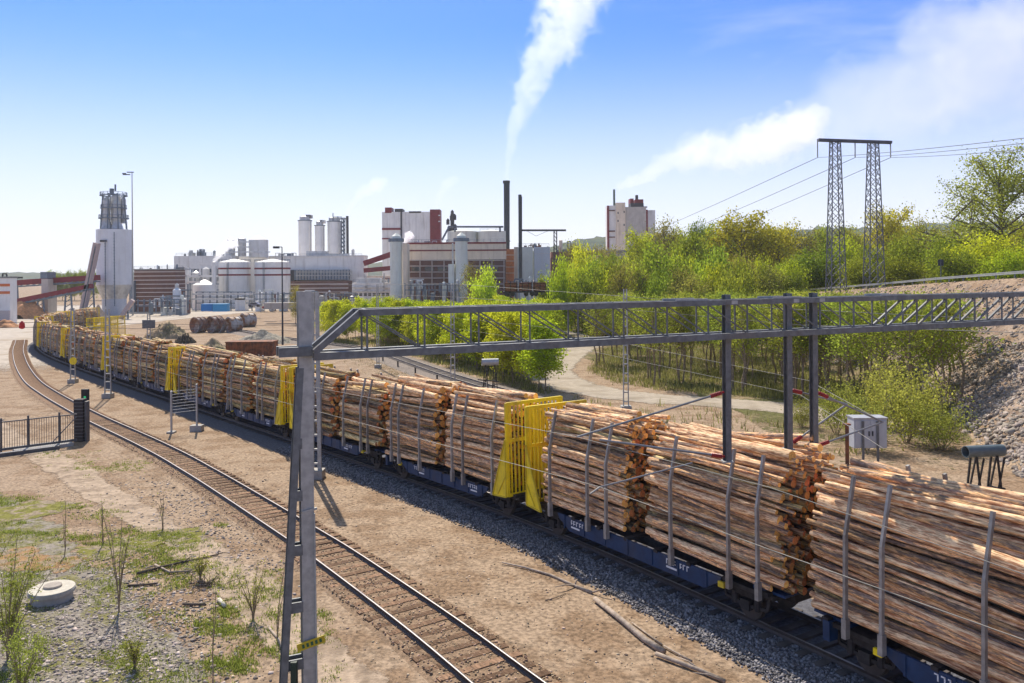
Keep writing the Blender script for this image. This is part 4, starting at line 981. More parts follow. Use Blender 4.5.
# extra low plant between the halls
b = Bld('plant_annex', 'low stepped white annex with pipes below the long hall', 'building', 330, 325)
b.b('wall', WP, 352, 392, 283, None, 6); b.b('upper_wall', WP2, 356, 380, 278, 283, 5, -1); b.bars('pipe', STEEL, [(352, 287, 392, 287), (352, 291, 392, 291), (366, 276, 366, 291), (384, 273, 384, 291)], .6, .6); b.wins(354, 390, 293, 296, 8); clutter(b, 355, 388, 283, 9, 21, 4); b.rail(353, 391, 282.6)
b = Bld('acid_tanks', 'row of small steel tanks left of the cream building', 'tank', 398, 292)
for x in (404, 411, 418): b.cyl('tank', STEEL, x-2.6, x+2.6, 281, None, .8)
b.bars('pipe', STEEL, [(398, 286, 424, 286), (398, 279.5, 424, 279.5)], .5, .6)
b = Bld('chemical_plant', 'cluster of small white tanks and pipes behind the brown hall', 'process plant', 190, 312)
for i, (x, w, y) in enumerate(((188, 6, 270), (196, 8, 273), (206, 7, 269), (214, 5, 266))): b.cyl('tank', [WP, STEEL, WP2, STEEL][i], x-w/2, x+w/2, y, None, .9, f=-3)
b.bars('pipe', WP2, [(184, 276, 218, 276), (186, 266, 186, 300), (200, 264, 200, 276), (200, 264, 214, 264)], .7, .4); b.bars('frame', BGR, [(x, 278, x, 306) for x in range(185, 220, 5)]+[(185, 284, 219, 284), (185, 290, 219, 290)], .3, .6)
b = Bld('conveyor', 'short pinkish conveyor rising behind the drums', 'conveyor', 130, 240); b.bars('gallery', mat('pinkish_steel', (.42, .33, .32), .7), [(118, 322, 133, 300)], 1.2); b.bars('support', BGR, [(128, 308, 128, 322)], .4)
rg = random.Random(44)
for (nm, lab, x0, x1, y0, Y, n_) in (('pipe_yard', 'tangle of pipes and small vessels in front of the ringed tanks', 254, 300, 290, 285, 14), ('pipe_yard', 'tangle of pipes and vessels in front of the long hall', 300, 356, 291, 300, 16), ('pipe_yard', 'grey pipework below the brown gridded wall', 405, 462, 281, 280, 14), ('pipe_yard', 'low pipework between the pale blocks and the brick building', 508, 560, 278, 290, 10), ('pipe_yard', 'pipes and small tanks at the foot of the brown hall', 138, 186, 297, 262, 12)):
    b = Bld(nm, lab, 'process plant', (x0+x1)/2, Y)
    for i in range(n_):
        x = rg.uniform(x0, x1-3); w = rg.uniform(1.5, 4.5); y = y0+rg.uniform(-1, 10); k = rg.random(); mm = rg.choice([WP, STEEL, BGR, WP2, BRW, GRN])
        if k < .4: b.cyl('vessel', mm, x, x+w, y, None, .5, f=rg.uniform(-3, 3), n=14)
        elif k < .65: b.b('cabin', mm, x, x+w*1.5, y+3, None, 3, rg.uniform(-2, 2))
        else: b.bars('pipe', mm, [(x, y+9, x, y), (x, y, x+w*3, y), (x+w*3, y, x+w*3, y+8)], .45, rg.uniform(0, 3))
    b.bars('rack', BGR, [(x0, y0+4, x1, y0+4), (x0, y0+9, x1, y0+9)]+[(x, y0+2, x, y0+15) for x in np.arange(x0, x1, 6)], .3, 3.5)
# conveyors to the tower
b = Bld('conveyor', 'two dark red inclined conveyors between the long hall and the cream building', 'conveyor', 377, 345)
b.bars('gallery', DRED, [(364, 263.5, 392, 254)], 2.2); b.bars('lower_gallery', DRED, [(364, 270.5, 392, 268)], 1.9); b.b('support_wall', CR, 364, 392, 276, None, 8, -2); b.stripes(364, 392, [278.5], .6, DRED, 'stripe', -1.8)
# recovery boiler tower
b = Bld('boiler_house', 'tall white tower block with a dark red corner tower', 'building', 410, 390)
b.b('wall', WP, 382, 430, 212, None, 30); b.b('red_tower', DRED, 430, 440, 209.5, None, 22, .5); b.b('red_cap', DRED, 385, 391.5, 207.5, 213, 8, .2); b.b('corner_strip', DKG, 400.5, 402, 209.5, 240, .6, .5); b.b('roof_box', DKG, 394.5, 402.5, 208.8, 212, 8); b.b('roof_box', DKG, 409, 421, 211.3, 213, 8, .2)
b.b('stripe', DRED, 382, 401, 228, 230, .5, .3); b.b('stripe', DRED, 382, 390, 238, 239.3, .5, .3)
b.b('window', WP2, 438.5, 440.2, 215, 216, 1, .8); b.b('window', WP2, 438.5, 440.2, 221, 222, 1, .8); b.bars('cladding_seam', WP2, [(x, 213, x, 243) for x in (387, 394, 409, 416, 423)], .15, .1)
# cream building with brown lattice lower half
b = Bld('cream_building', 'cream building with red bands over a brown gridded lower half', 'building', 440, 300)
b.b('wall', CR, 407, 506, 243, 260, 30); b.b('lower_wall', BRW, 407.3, 505.5, 260, None, 29.6, -.3)
for y, h in ((243.4, 1.7), (250.7, 1.3)): b.b('stripe', DRED, 406.7, 506.3, y-h/2, y+h/2, 30.4, .2)
b.bars('grid', BRL, [(407, y, 505, y) for y in (260.3, 266, 272, 278, 284)]+[(x, 260, x, 289) for x in range(408, 506, 12)], .3, .25)
b.wins(410, 500, 267, 271, 7, f=.1); b.b('gutter_pipe', STEEL, 452, 453.5, 243, None, .5, .6); clutter(b, 410, 448, 243, 8, 9, 3.5); b.rail(408, 504, 242.6)
for i, (x0, x1, yt) in enumerate(((390, 402.5, 240), (455, 467.5, 239.5))):
    c = Bld('white_column', ['stout white column left of the brown grid', 'stout white column in the middle of the cream building'][i], 'tower', x0+5, 285, 'stout white columns'); c.cyl('shell', GRN, x0, x1, yt+1.6, None, 0); c.ring('gallery', BGR, x0-1.4, x1+1.4, yt, 3.4); c.cyl('head', GRN, x0+1.5, x1-1.5, yt-4, yt+1, 1.2, f=-1)
    if i == 0: c.b('annex', CR, 402.5, 407, 243, None, 6, -1)
    else: c.b('side_tank', GRN, 448, 454, 264, None, 4, -1)
# pale green tanks right of it
b = Bld('digester_tanks', 'pale green high tanks with a flat pipe along the top', 'tank', 478, 318)
b.cyl('tank', GRN, 447, 478, 231, None, .8); b.cyl('tank', GRN, 477, 506, 231, None, .8); b.bars('top_pipe', BGR, [(449, 226.8, 503.5, 226.8), (455, 226.8, 455, 232), (500, 226.8, 500, 232), (449, 227, 442, 240)], .7, 2); b.rail(480, 504, 231)
b.b('end_wall', GRN, 492, 505.5, 231, None, 8, .6); b.bars('seam', WP2, [(492, y, 505.5, y) for y in range(236, 285, 6)], .12, .7)
b = Bld('blow_tank', 'dark knobbly vent stack above the pale green tanks', 'vent', 452, 340); b.root.location.z = at(452, 234, 340).z; b.g = b.root.location.z; rr = random.Random(5)
for k in range(11): x = 447.5+rr.random()*8; y = 211+rr.random()*20; b.cyl('vessel', DKG, x-1.5, x+1.8, y, y+4.5, .8, f=rr.uniform(-2, 2), n=10)
b.cyl('core', DKG, 450.3, 454.3, 214, None, 1)
# stacks
def stack(x0, x1, yt, Y, label, cap_=True):
    b = Bld('chimney', label, 'chimney', x0, Y, 'dark chimneys'); b.cyl('shaft', STACKM, x0, x1, yt, None, n=20)
    if cap_: b.ring('collar', DKG, x0-.5, x1+.5, yt+1.2, 2.6); b.ring('collar', DKG, x0-.7, x1+.7, 241, 1.2)
    b.bars('ladder', DKG, [(x1+.2, yt+2, x1+.2, 285)], .25, -1.5); return b
stack(503.6, 509.2, 180.5, 330, 'taller and thicker of the two dark chimneys'); stack(518.2, 521.6, 194.5, 300, 'thinner dark chimney right of the tall one', False)
b = Bld('pipe_bridge', 'high thin pipe bridge running right from the thin chimney', 'pipe bridge', 540, 300); b.bars('pipe', DKG, [(521, 230.3, 566, 230.3)], .7); b.bars('support', DKG, [(554, 230, 554, 262), (556.7, 230, 556.7, 262)], .4); b.bars('bracing', DKG, [(554, y, 556.7, y+4) for y in range(231, 260, 4)], .2)
b.bars('hanger', BGR, [(527, 231, 536, 236), (536, 236, 548, 231)], .12)
b = Bld('orange_building', 'narrow orange brick building between pale tanks', 'building', 510, 322); b.b('wall', ORG, 505, 514, 249, None, 10); b.bars('band', BRL, [(505, y, 514, y) for y in (255, 261, 267, 273)], .3, .1); b.b('gate', DKG, 508, 512, 283, None, .3, .2)
b = Bld('pale_blocks', 'pair of pale windowless blocks right of the thin chimney', 'building', 540, 310); b.b('left_block', GRN, 517.5, 533, 247, None, 14); b.b('right_block', mat('bluish_block', (.60, .64, .68), .6, var=.06), 534, 550, 247, None, 14, .4); b.b('edge', CR, 514, 517.6, 247, None, 10, -.2)
b.bars('seam', WP2, [(534, 254, 550, 253), (542, 247, 542, 290)], .15, .5); clutter(b, 520, 548, 247, 9, 12, 4, [BRW, BGR, RUST]); b.rail(518, 549, 246.6)
b = Bld('brick_shed', 'reddish brown brick building with small flues', 'building', 563, 320); b.b('wall', mat('brown_brick', (.26, .12, .085), .85, var=.2, scale=.8), 551, 572, 252, None, 14); b.b('bay', BRW, 550.5, 555, 258, None, .5, .3); b.wins(556, 571, 258, 261, 4); clutter(b, 553, 570, 252, 5, 3, 5, [RUST, BRW, BGR]); b.cyl('flue', CR, 559, 562.5, 240, 252, .3, f=-4)
b.b('low_wing', DKG, 572, 596, 252, 256, 14); b.b('low_wing_wall', LCON, 572.4, 595, 256, None, 12, -.3); b.b('pipe_arch', BGR, 567, 568, 242, 252, .6); b.b('pipe_arch', BGR, 570, 571, 242, 252, .6); b.b('pipe_arch', BGR, 567, 571, 241, 242.4, .6)
b = Bld('low_sheds', 'low grey roofed sheds left of the stone block', 'building', 600, 380); b.b('wall', LCON, 575, 660, 253, None, 20); b.b('roof', ROOF, 574, 661, 250.5, 253.2, 22, 1); b.b('roof_light', WP2, 585, 600, 249.2, 250.6, 8); clutter(b, 578, 606, 250.8, 7, 6, 4)
# stone block far right
b = Bld('bark_boiler', 'tall stone coloured block with dark red rooftop box', 'building', 630, 430)
b.b('wall', LCON, 620, 646, 207, None, 28); b.b('left_wing', WP, 607.5, 620.5, 205.5, None, 24, -.6); b.b('right_wing', WP2, 646, 655.5, 210, None, 22, -1); b.b('stair_tower', CR, 616, 625, 202.8, None, 12, 1.2)
b.b('edge_strip', DRED, 606.9, 609, 205.6, None, .6, .2); b.b('edge_strip', DRED, 646, 647.8, 209.6, 232, .8, -.2); b.b('slot', BRW, 626, 637, 234.5, 236.6, .4, .2); b.b('slot', BRW, 609, 615, 230.5, 231.8, .4, 0); b.b('slot', BRW, 609, 615, 236.6, 237.6, .4, 0); b.b('slot', BRW, 609, 615, 210, 211, .4, 0)
b.wins(617, 618.5, 212, 214, 1, f=1.3); b.wins(617, 618.5, 220, 222, 1, f=1.3); b.wins(623, 624.5, 224, 226, 1, f=1.3); b.wins(623, 624.5, 211, 213, 1, f=1.3)
b.b('red_box', DRED, 636, 644, 199, 207, 10, -2); b.b('dark_box', DKG, 631, 644, 203, 207, 8, -1); b.b('red_box', DRED, 631, 634.5, 198, 207, 7, -3); b.cyl('flue', DKG, 635.2, 638.2, 194.5, 203, .3, f=-4); b.cyl('chimney', mat('green_grey_stack', (.12, .17, .16), .6), 613, 615.2, 189, 206, 0, f=-2); clutter(b, 626, 645, 206.6, 4, 2, 3)
# small roofs among the right hand trees
b = Bld('house', 'small house with grey gable roof among the shrubs', 'house', 800, 230); b.g = at(800, 262, 230).z; b.root.location.z = b.g
a0 = at(791, 250, 230); a1 = at(816, 250, 230); ap = at(803, 243, 230); b.fin(MB().box(a0.x, a1.x, 230, 240, b.g, a0.z), 'wall', CR)
b.fin(MB().prism([(a0.x-.5, 229.5, a0.z), (a1.x+.5, 229.5, a0.z), ((a0.x+a1.x)/2, 229.5, ap.z)], (0, 11, 0)), 'roof', ROOF); b.wins(795, 812, 253, 257, 3)
b = Bld('house', 'white gabled house far right half hidden by the big tree', 'house', 976, 240); b.g = at(976, 245, 240).z; b.root.location.z = b.g
a0 = at(962, 238, 240); a1 = at(985, 238, 240); ap = at(973, 231, 240); b.fin(MB().box(a0.x, a1.x, 240, 250, b.g-3, a0.z), 'wall', WP2); b.fin(MB().prism([(a0.x-.5, 239.5, a0.z), (a1.x+.5, 239.5, a0.z), ((a0.x+a1.x)/2, 239.5, ap.z)], (0, 11, 0)), 'roof', ROOF)
# yard objects
def container(name, x0, x1, yt, yb, Y, m, label, cat, ribs=True):
    a = at(x0, yt, Y); c = at(x1, yb, Y); X0, X1 = a.x, c.x; z0, z1 = c.z, a.z; root = empty(name, ((X0+X1)/2, Y, z0), 0, label, cat)
    mb = MB().box(X0, X1, Y, Y+2.4, z0, z1)
    if ribs:
        n = int((X1-X0)/.35)
        for i in range(n): x = X0+(i+.5)*(X1-X0)/n; mb.box(x-.05, x+.05, Y-.04, Y, z0+.1, z1-.1)
    mb.build('body', m, root); MB().box(X0-.05, X1+.05, Y-.06, Y+2.46, z1-.12, z1+.02).box(X0-.05, X1+.05, Y-.06, Y+2.46, z0-.02, z0+.12).build('frame', m, root); return root
container('container', 225.5, 272.5, 342, 356, 100, RUST, 'rusty brown container standing behind the train', 'container')
container('container', 201, 212, 304, 311, 235, mat('blue_tarp', (.02, .22, .55), .5), 'bright blue container in front of the tanks, left one', 'container', False)
container('container', 212.5, 227, 304, 311.5, 235, mat('light_blue', (.05, .35, .62), .5), 'light blue container in front of the tanks, right one', 'container', False)
container('container', 264, 300, 303, 309, 215, LCON, 'long pale container at the yard edge', 'container')
DRUM = mat('rusty_drum', (.30, .17, .12), .85, .1, var=.3, scale=1.5, col2=(.38, .36, .34), c2scale=.6)
DRUML = mat('grey_drum', (.45, .42, .40), .7, .1, var=.2, scale=1, col2=(.3, .17, .1), c2scale=.8)
for (x, y, rpx, ln, m_, lab, dx) in ((198, 318, 9.5, 20, DRUM, 'dark rusty steel drum, leftmost of the big drums', -.15), (214, 322, 10, 22, DRUM, 'rusty drum lying between the dark one and the grey one', -.1), (232, 321, 9.5, 20, DRUML, 'grey steel drum with its open end towards the tracks', .2), (246, 314, 8.5, 22, DRUML, 'pale drum farthest right and back of the big drums', .3), (222, 327, 9, 8, DRUM, 'short rust red ring in front of the big drums', .1)):
    x -= 4; y -= 1.5; rpx *= .78; ln *= .5; Y = 180 if y > 316 else 200; c = at(x, y, Y); r2 = rpx*Y/F; g = gzf(c.x, Y); d = Vector((dx*ln*.35+ln*.35, ln*.45, 0)); root = empty('steel_drum', (c.x, Y, g), 0, lab, 'steel drum')
    m = MB(); n = 28; p0 = Vector((c.x, Y, g+r2)); dn = d.normalized(); u = Vector((0, 0, 1)); v = dn.cross(u)
    def ringp(p, r_): return [p+(u*math.cos(2*math.pi*k/n)+v*math.sin(2*math.pi*k/n))*r_ for k in range(n)]
    R1, R2, R3, R4 = ringp(p0, r2), ringp(p0+d*.45, r2), ringp(p0, r2*.93), ringp(p0+d*.45, r2*.93); vs = R1+R2+R3+R4; fs = []
    for k in range(n):
        j = (k+1) % n; fs += [(k, j, n+j, n+k), (2*n+j, 2*n+k, 3*n+k, 3*n+j), (j, k, 2*n+k, 2*n+j), (n+k, n+j, 3*n+j, 3*n+k)]
    m.add(vs, fs); m.build('shell', m_, root); m = MB()
    for q in (.05, .5, .95):
        pr = ringp(p0+d*.45*q, r2+.08); 
        for k in range(n): m.bar(pr[k], pr[(k+1) % n], .16)
    m.build('flange', m_, root)
EARTH = mat('earth_heap', (.38, .28, .18), .95, var=.3, scale=1, bump=.25, bscale=2.5, col2=(.2, .17, .09), c2pos=(.46, .6), c2scale=.2, coord='pos')
GHEAP = mat('gravel_heap', (.30, .27, .22), .95, var=.3, scale=2, bump=.2, bscale=3, coord='pos')
heap('earth_heap', 168, 322, 44, 17, 165, EARTH, 'brown earth heap left of the big drums', 'earth heap', 11, 3)
heap('earth_heap', 212, 342, 50, 16, 125, EARTH, 'grassy earth heap in front of the big drums', 'earth heap', 12, 2)
heap('gravel_heap', 209, 352, 40, 13, 108, GHEAP, 'grey gravel heap beside the rusty container', 'gravel heap', 13, 2)
heap('earth_heap', 262, 330, 60, 12, 150, GHEAP, 'long low rubble bank right of the drums', 'earth heap', 14, 3)
heap('earth_heap', 140, 338, 40, 10, 140, EARTH, 'low earth heap behind the mast with the switch box', 'earth heap', 15, 3)
heap('scrap_heap', 184, 328, 20, 9, 150, mat('scrap_dark', (.09, .075, .06), .9, var=.5, scale=4, bump=.3, bscale=4, coord='pos'), 'dark scrap heap at the foot of the earth heap', 'scrap heap', 16, 8)
# second row of stacked yellow screens left of the silo base
for i, (s_, o_) in enumerate(((96, 14.5), (99.5, 15), (103, 15.5), (108, 16))):
    p = at(95+i*7.2, 300, 150+i*2.5); root = empty('screen_rack', (p.x, p.y, gzf(p.x, p.y)), -math.pi/2+.5, ['yellow end screen nearest the train in the row left of the silo', 'second yellow end screen in the row left of the silo', 'third yellow end screen in the row left of the silo', 'rearmost yellow end screen in the row left of the silo'][i], 'steel screen', 'parked yellow end screens')
    a = screen_mb().build('grille', YEL, root, local=True); m = MB(); m.box(-.5, .5, -1.3, 1.3, 0, 1.1); m.build('base_frame', DARK, root, local=True)
    for s in (-1, 1): wing_mb(s).build('side_wing', YEL, root, local=True)
# timber lorry on the far road
def lorry(x0, x1, yb, yt, Y, label):
    a = at(x0, yb, Y); c = at(x1, yb, Y); L = c.x-a.x; g = a.z; h = at(x0, yt, Y).z-g; root = empty('timber_lorry', (a.x, Y, g), 0, label, 'lorry'); r = random.Random(2)
    MB().box(0, L*.8, 0, 2.3, .8, 1.1).build('frame', DARK, root, local=True)
    for k in range(3):
        m = MB(); x = .3+k*L*.26
        for i in range(8):
            for j in range(7): rr_ = r.uniform(.13, .2); m.tube([(x+r.uniform(0, .3), .2+i*.29, 1.3+j*(h-1.5)/7), (x+L*.245-r.uniform(0, .3), .2+i*.29, 1.3+j*(h-1.5)/7+r.uniform(-.1, .1))], rr_, 6)
        m.build('timber_load', mat('dark_timber', (.24, .10, .055), .9, var=.3, island=.4), root, local=True)
    for k in range(8):
        m = MB(); x = .35+k*L*.8/7.5; m.box(x, x+.12, -.05, .07, 1, h+.1); m.build('stake', DARK, root, local=True)
    m = MB(); x = L*.82; m.box(x, L, 0, 2.4, .7, h*.72).box(x, L-.5, .1, 2.3, h*.72, h*.95); m.build('cab', mat('dark_blue_cab', (.02, .035, .08), .35), root, local=True)
    MB().box(x+.5, L-.3, -.03, .0, h*.45, h*.7).build('window', GLASS, root, local=True); MB().box(x+.1, x+.6, -.02, 2.42, h*.95, h*1.02).build('roof_spoiler', WP2, root, local=True)
    for x in (.8, 2.1, 5, 6.3, L*.6, L*.88):
        m = MB().tube([(x, -.05, .5), (x, 2.35, .5)], .5, 14); m.build('wheel', DARK, root, local=True)
lorry(503, 558, 296.5, 281.5, 172, 'loaded timber lorry with a dark blue cab in front of the pale blocks')
# parked cars by the lamp
def car(x0, x1, yb, Y, m_, label):
    a = at(x0, yb, Y); L = at(x1, yb, Y).x-a.x; k = L/4.4; root = empty('parked_car', (a.x, Y, a.z), 0, label, 'car', 'cars parked in the mill yard')
    pr = [(0, .35), (0, .8), (.7, .95), (1.2, 1.38), (2.9, 1.42), (3.5, .98), (4.3, .85), (4.4, .35)]
    m = MB(); m.prism([(x*k, 0, z) for x, z in pr], (0, 1.75, 0)); m.build('body', m_, root, local=True)
    m = MB(); m.prism([(x*k, -.02, z) for x, z in ((1.0, .98), (1.3, 1.3), (2.8, 1.33), (3.3, .98))], (0, 1.79, 0)); m.build('windows', GLASS, root, local=True)
    for x in (.85, 3.5): MB().tube([(x*k, -.03, .33), (x*k, 1.78, .33)], .33, 14).build('wheel', DARK, root, local=True)
car(262, 275, 309.5, 225, mat('car_red', (.35, .04, .03), .35), 'small red car parked in the mill yard'); car(277, 289, 309, 228, mat('car_white', (.7, .7, .7), .3), 'white car parked right of the red one')
car(248, 260, 307, 240, mat('car_grey', (.2, .2, .22), .3), 'dark grey car parked left of the red one')

# ------------------------------------------------------------------ vegetation
def leaf_quads(C, size, r, up=.3):
    n = len(C); d1 = r.normal(0, 1, (n, 3)); d1 /= np.linalg.norm(d1, axis=1)[:, None]; d2 = r.normal(0, 1, (n, 3)); d2 -= (d2*d1).sum(1)[:, None]*d1; d2 /= np.linalg.norm(d2, axis=1)[:, None]
    s = size*r.uniform(.6, 1.35, n)[:, None]
    V = np.stack([C-d1*s*.5, C+d2*s*.36, C+d1*s*.55, C-d2*s*.36], 1).reshape(-1, 3); return V, np.arange(4*n).reshape(-1, 4)
BIRCHB = mat('young_bark', (.26, .20, .14), .9, var=.35, scale=8)
OAKB = mat('tree_bark', (.12, .095, .075), .95, var=.3, scale=6)
def crown_pts(r, kind, Hh, W_, n):
    """returns limb polylines and leaf centres"""
    limbs = []; tips = []
    if kind == 'pole': low, kind = .36, 'sapling'
    else: low = .12
    nl = {'sapling': 30, 'tree': 26, 'bush': 22, 'oak': 26, 'poplar': 30}[kind]
    for i in range(nl):
        t = i/(nl-1); a = i*2.4+r.uniform(-.5, .5)
        if kind == 'sapling': z0 = Hh*(low+(.92-low)*t); ln = W_*.5*(1-.66*t)*r.uniform(.55, 1.3); rise = 1.35
        elif kind == 'tree': z0 = Hh*(.16+.62*t); ln = W_*.5*(1.0-.45*abs(t-.35)*1.7)*r.uniform(.65, 1.15); rise = .55+.7*t
        elif kind == 'poplar': z0 = Hh*(.12+.78*t); ln = W_*.5*(1-.6*t)*r.uniform(.6, 1.2); rise = 1.6
        elif kind == 'oak': z0 = Hh*(.22+.55*t); ln = W_*.46*(1-.5*t)*r.uniform(.8, 1.08); rise = .35+1.0*t
        else: z0 = Hh*.04; ln = W_*.5*r.uniform(.35, 1); rise = None
        if rise is None:
            el = math.acos(min(1, ln/(W_*.5)*.92)); rr = Hh*.95*r.uniform(.75, 1.05)
            end = np.array([math.cos(a)*ln*.9, math.sin(a)*ln*.9, max(.25*Hh, rr*math.sin(el)+.1*Hh)]); p0 = np.array([math.cos(a)*.1, math.sin(a)*.1, 0])
        else:
            p0 = np.array([0, 0, z0]); end = p0+np.array([math.cos(a)*ln, math.sin(a)*ln, ln*rise*r.uniform(.5, 1.1)]); end[2] = min(end[2], Hh*1.0)
        midp = (p0+end)/2+r.normal(0, .04, 3)*ln+np.array([0, 0, .08*ln]); limbs.append((p0, midp, end))
        for j in range({'sapling': 3, 'tree': 6, 'bush': 5, 'oak': 7, 'poplar': 3}[kind]):
            q = p0+(end-p0)*r.uniform(.35, 1.0); e = q+r.normal(0, 1, 3)*ln*(.22 if kind != 'oak' else .3)+np.array([0, 0, .05*ln]); limbs.append((q, (q+e)/2, e)); tips.append(e); tips.append((q+e)/2)
        tips.append(end)
    tips = np.array(tips); sg = {'sapling': .04*Hh, 'tree': .052*Hh, 'bush': .10*Hh, 'oak': .042*Hh, 'poplar': .035*Hh}[kind]
    w = r.uniform(.3, 1.6, len(tips)); idx = r.choice(len(tips), n, p=w/w.sum()); C = tips[idx]+r.normal(0, sg, (n, 3))*[1, 1, .8]; C[:, 2] = np.maximum(C[:, 2], .1)
    return limbs, C
def tree_proto(seed, kind, Hh, W_, n, size, lm, bm, trunk_r):
    r = np.random.default_rng(seed); limbs, C = crown_pts(r, kind, Hh, W_, n); V, Fq = leaf_quads(C, size, r)
    cr = npmesh('crown', V, Fq, lm); m = MB()
    k = 7
    if kind == 'bush':
        for (a, b, c) in limbs[:60]: m.tube([a, b, c], [trunk_r, trunk_r*.6, trunk_r*.2], 4, False)
    else:
        w = r.normal(0, .012*Hh, (k, 2)); w[0] = 0
        m.tube([(w[i, 0], w[i, 1], Hh*(.93 if kind != 'oak' else .74)*i/(k-1)) for i in range(k)], [trunk_r*(1-.85*i/(k-1)) for i in range(k)], 7, False)
        for (a, b, c) in limbs:
            L = np.linalg.norm(c-a); q = min(trunk_r*.4, .02*L+.006); m.tube([a, b, c], [q, q*.7, q*.3], 4, False)
    tr = m.build('trunk', bm, None); me = (cr.data, tr.data)
    bpy.data.objects.remove(cr); bpy.data.objects.remove(tr); return me
def plant(me, name, X, Y, z, sc, rot, label, cat, group, lm=None):
    root = empty(name, (X, Y, z), rot, label, cat, group); root.scale = (sc[0], sc[0], sc[1])
    for nm, d in (('crown', me[0]), ('trunk', me[1])):
        o = bpy.data.objects.new(nm, d); COL.objects.link(o); o.parent = root
    return root
L_BR = leafmat('leaf_bright', (.46, .53, .03), .55); L_OL = leafmat('leaf_olive', (.33, .38, .05), .5); L_GR = leafmat('leaf_green', (.27, .33, .03), .5)
L_YE = leafmat('leaf_yellow', (.45, .45, .035), .5); L_BZ = leafmat('leaf_bronze', (.33, .32, .06), .45); L_DK = leafmat('leaf_conifer', (.025, .055, .025), .25)
L_FR = leafmat('leaf_fresh', (.34, .37, .07), .5)
sapB = [tree_proto(30+i, 'sapling', 6.5, 3.0, 3800, .17, L_BR, BIRCHB, .045) for i in range(4)]
sapO = [tree_proto(40+i, 'pole', 8, 2.8, 1500, .15, L_OL, BIRCHB, .085) for i in range(4)]
bushF = [tree_proto(50+i, 'bush', 4.2, 4.6, 3800, .13, L_FR, BIRCHB, .03) for i in range(2)]
treeG = [tree_proto(60+i, 'tree', 10, 9.5, 8500, .30, L_GR, OAKB, .22) for i in range(2)]
treeY = [tree_proto(70+i, 'tree', 11, 9, 6500, .30, L_YE, OAKB, .22) for i in range(2)]
treeZ = [tree_proto(80+i, 'tree', 12, 9, 4200, .27, L_BZ, OAKB, .24) for i in range(2)]
bushG = [tree_proto(90+i, 'bush', 6, 8, 6500, .27, L_GR, OAKB, .06) for i in range(2)]
bushY = [tree_proto(95+i, 'bush', 6, 7.5, 6000, .26, L_BR, OAKB, .06) for i in range(2)]
oak = tree_proto(107, 'oak', 20, 17, 15000, .28, leafmat('leaf_oak', (.33, .38, .06), .55), OAKB, .38)
rv = random.Random(11)
def roadfree(X, Y):
    for i in range(len(rp)-1):
        a = Vector(rp[i]).to_2d(); b = Vector(rp[i+1]).to_2d(); p = Vector((X, Y)); d = b-a; t = max(0, min(1, (p-a).dot(d)/max(d.length_squared, 1e-6)))
        if (a+d*t-p).length < 4.6: return False
    return True
def backoff(X, Y):
    d = np.hypot(back.p[:, 0]-X, back.p[:, 1]-Y); i = int(np.argmin(d)); a = back.a[i]; return (X-back.p[i, 0])*math.cos(a)+(Y-back.p[i, 1])*math.sin(a)
# left thicket: between the rear track and the dirt road
cnt = 0; tries = 0
while cnt < 142 and tries < 12000:
    tries += 1
    Y = 70+100*rv.random()**1.8; x = rv.uniform(325, 590); X = (x-512)*Y/F
    if backoff(X, Y) < 4.2 or not roadfree(X, Y): continue
    if x > 545-(Y-90)*.2 and Y < 118: continue
    h = min(1.25, (10-rv.uniform(17, 27)*Y/F-gzf(X, Y))/6.5)
    plant(rv.choice(sapB), 'birch_sapling', X, Y, gzf(X, Y)-.05, (rv.uniform(1.15, 1.6), h*rv.uniform(.8, 1.0)), rv.uniform(0, 6), 'bright yellow green sapling in the thicket left of the dirt road bend', 'young tree', 'saplings left of the dirt road'); cnt += 1
# right thicket
cnt = 0; tries = 0
while cnt < 158 and tries < 9000:
    tries += 1
    Y = 60+95*rv.random()**1.3; x = rv.uniform(555, 965); X = (x-512)*Y/F
    if not roadfree(X, Y) or X > float(toe(Y))+rv.uniform(1, 8) or backoff(X, Y) < 8: continue
    if Y < ground(x, 1000, G0)[1]: continue
    # stay behind the road (its far side)
    rx = [ground(q[0], q[1], G0) for q in ((560, 345), (578, 366), (640, 385), (700, 395), (770, 402), (850, 440), (960, 480))]
    ymin = np.interp(x, [560, 578, 640, 700, 770, 850, 960], [q[1] for q in rx])
    if Y < ymin: continue
    plant(rv.choice(sapO), 'birch_sapling', X, Y, gzf(X, Y)-.05, (rv.uniform(1.1, 1.6), min(1.2, (10-rv.uniform(20, 32)*Y/F-gzf(X, Y))/8)), rv.uniform(0, 6), 'slender olive sapling in the thicket right of the dirt road', 'young tree', 'saplings right of the dirt road'); cnt += 1
for i, (x, y, s, h, lab) in enumerate(((905, 470, 1.15, 1.25, 'fresh green leafy bush in front of the rock bank'), (865, 480, .8, .8, 'light green bush beside the grey cabinet'), (940, 480, .9, .75, 'low thin bush at the foot of the rock bank'), (800, 440, .55, .5, 'small bush at the road edge behind the train'), (835, 458, .8, .95, 'green bush behind the two hanging posts'), (885, 450, .9, 1.1, 'tall fresh bush behind the grey cabinet'))):
    X, Y = ground(x, y, G0); Y2 = min(Y+8, 58); X = (x-512)*Y2/F; plant(bushF[i % 2], 'bush', X, Y2, gzf(X, Y2)-.1, (s, h), i*1.3, lab, 'bush', None)
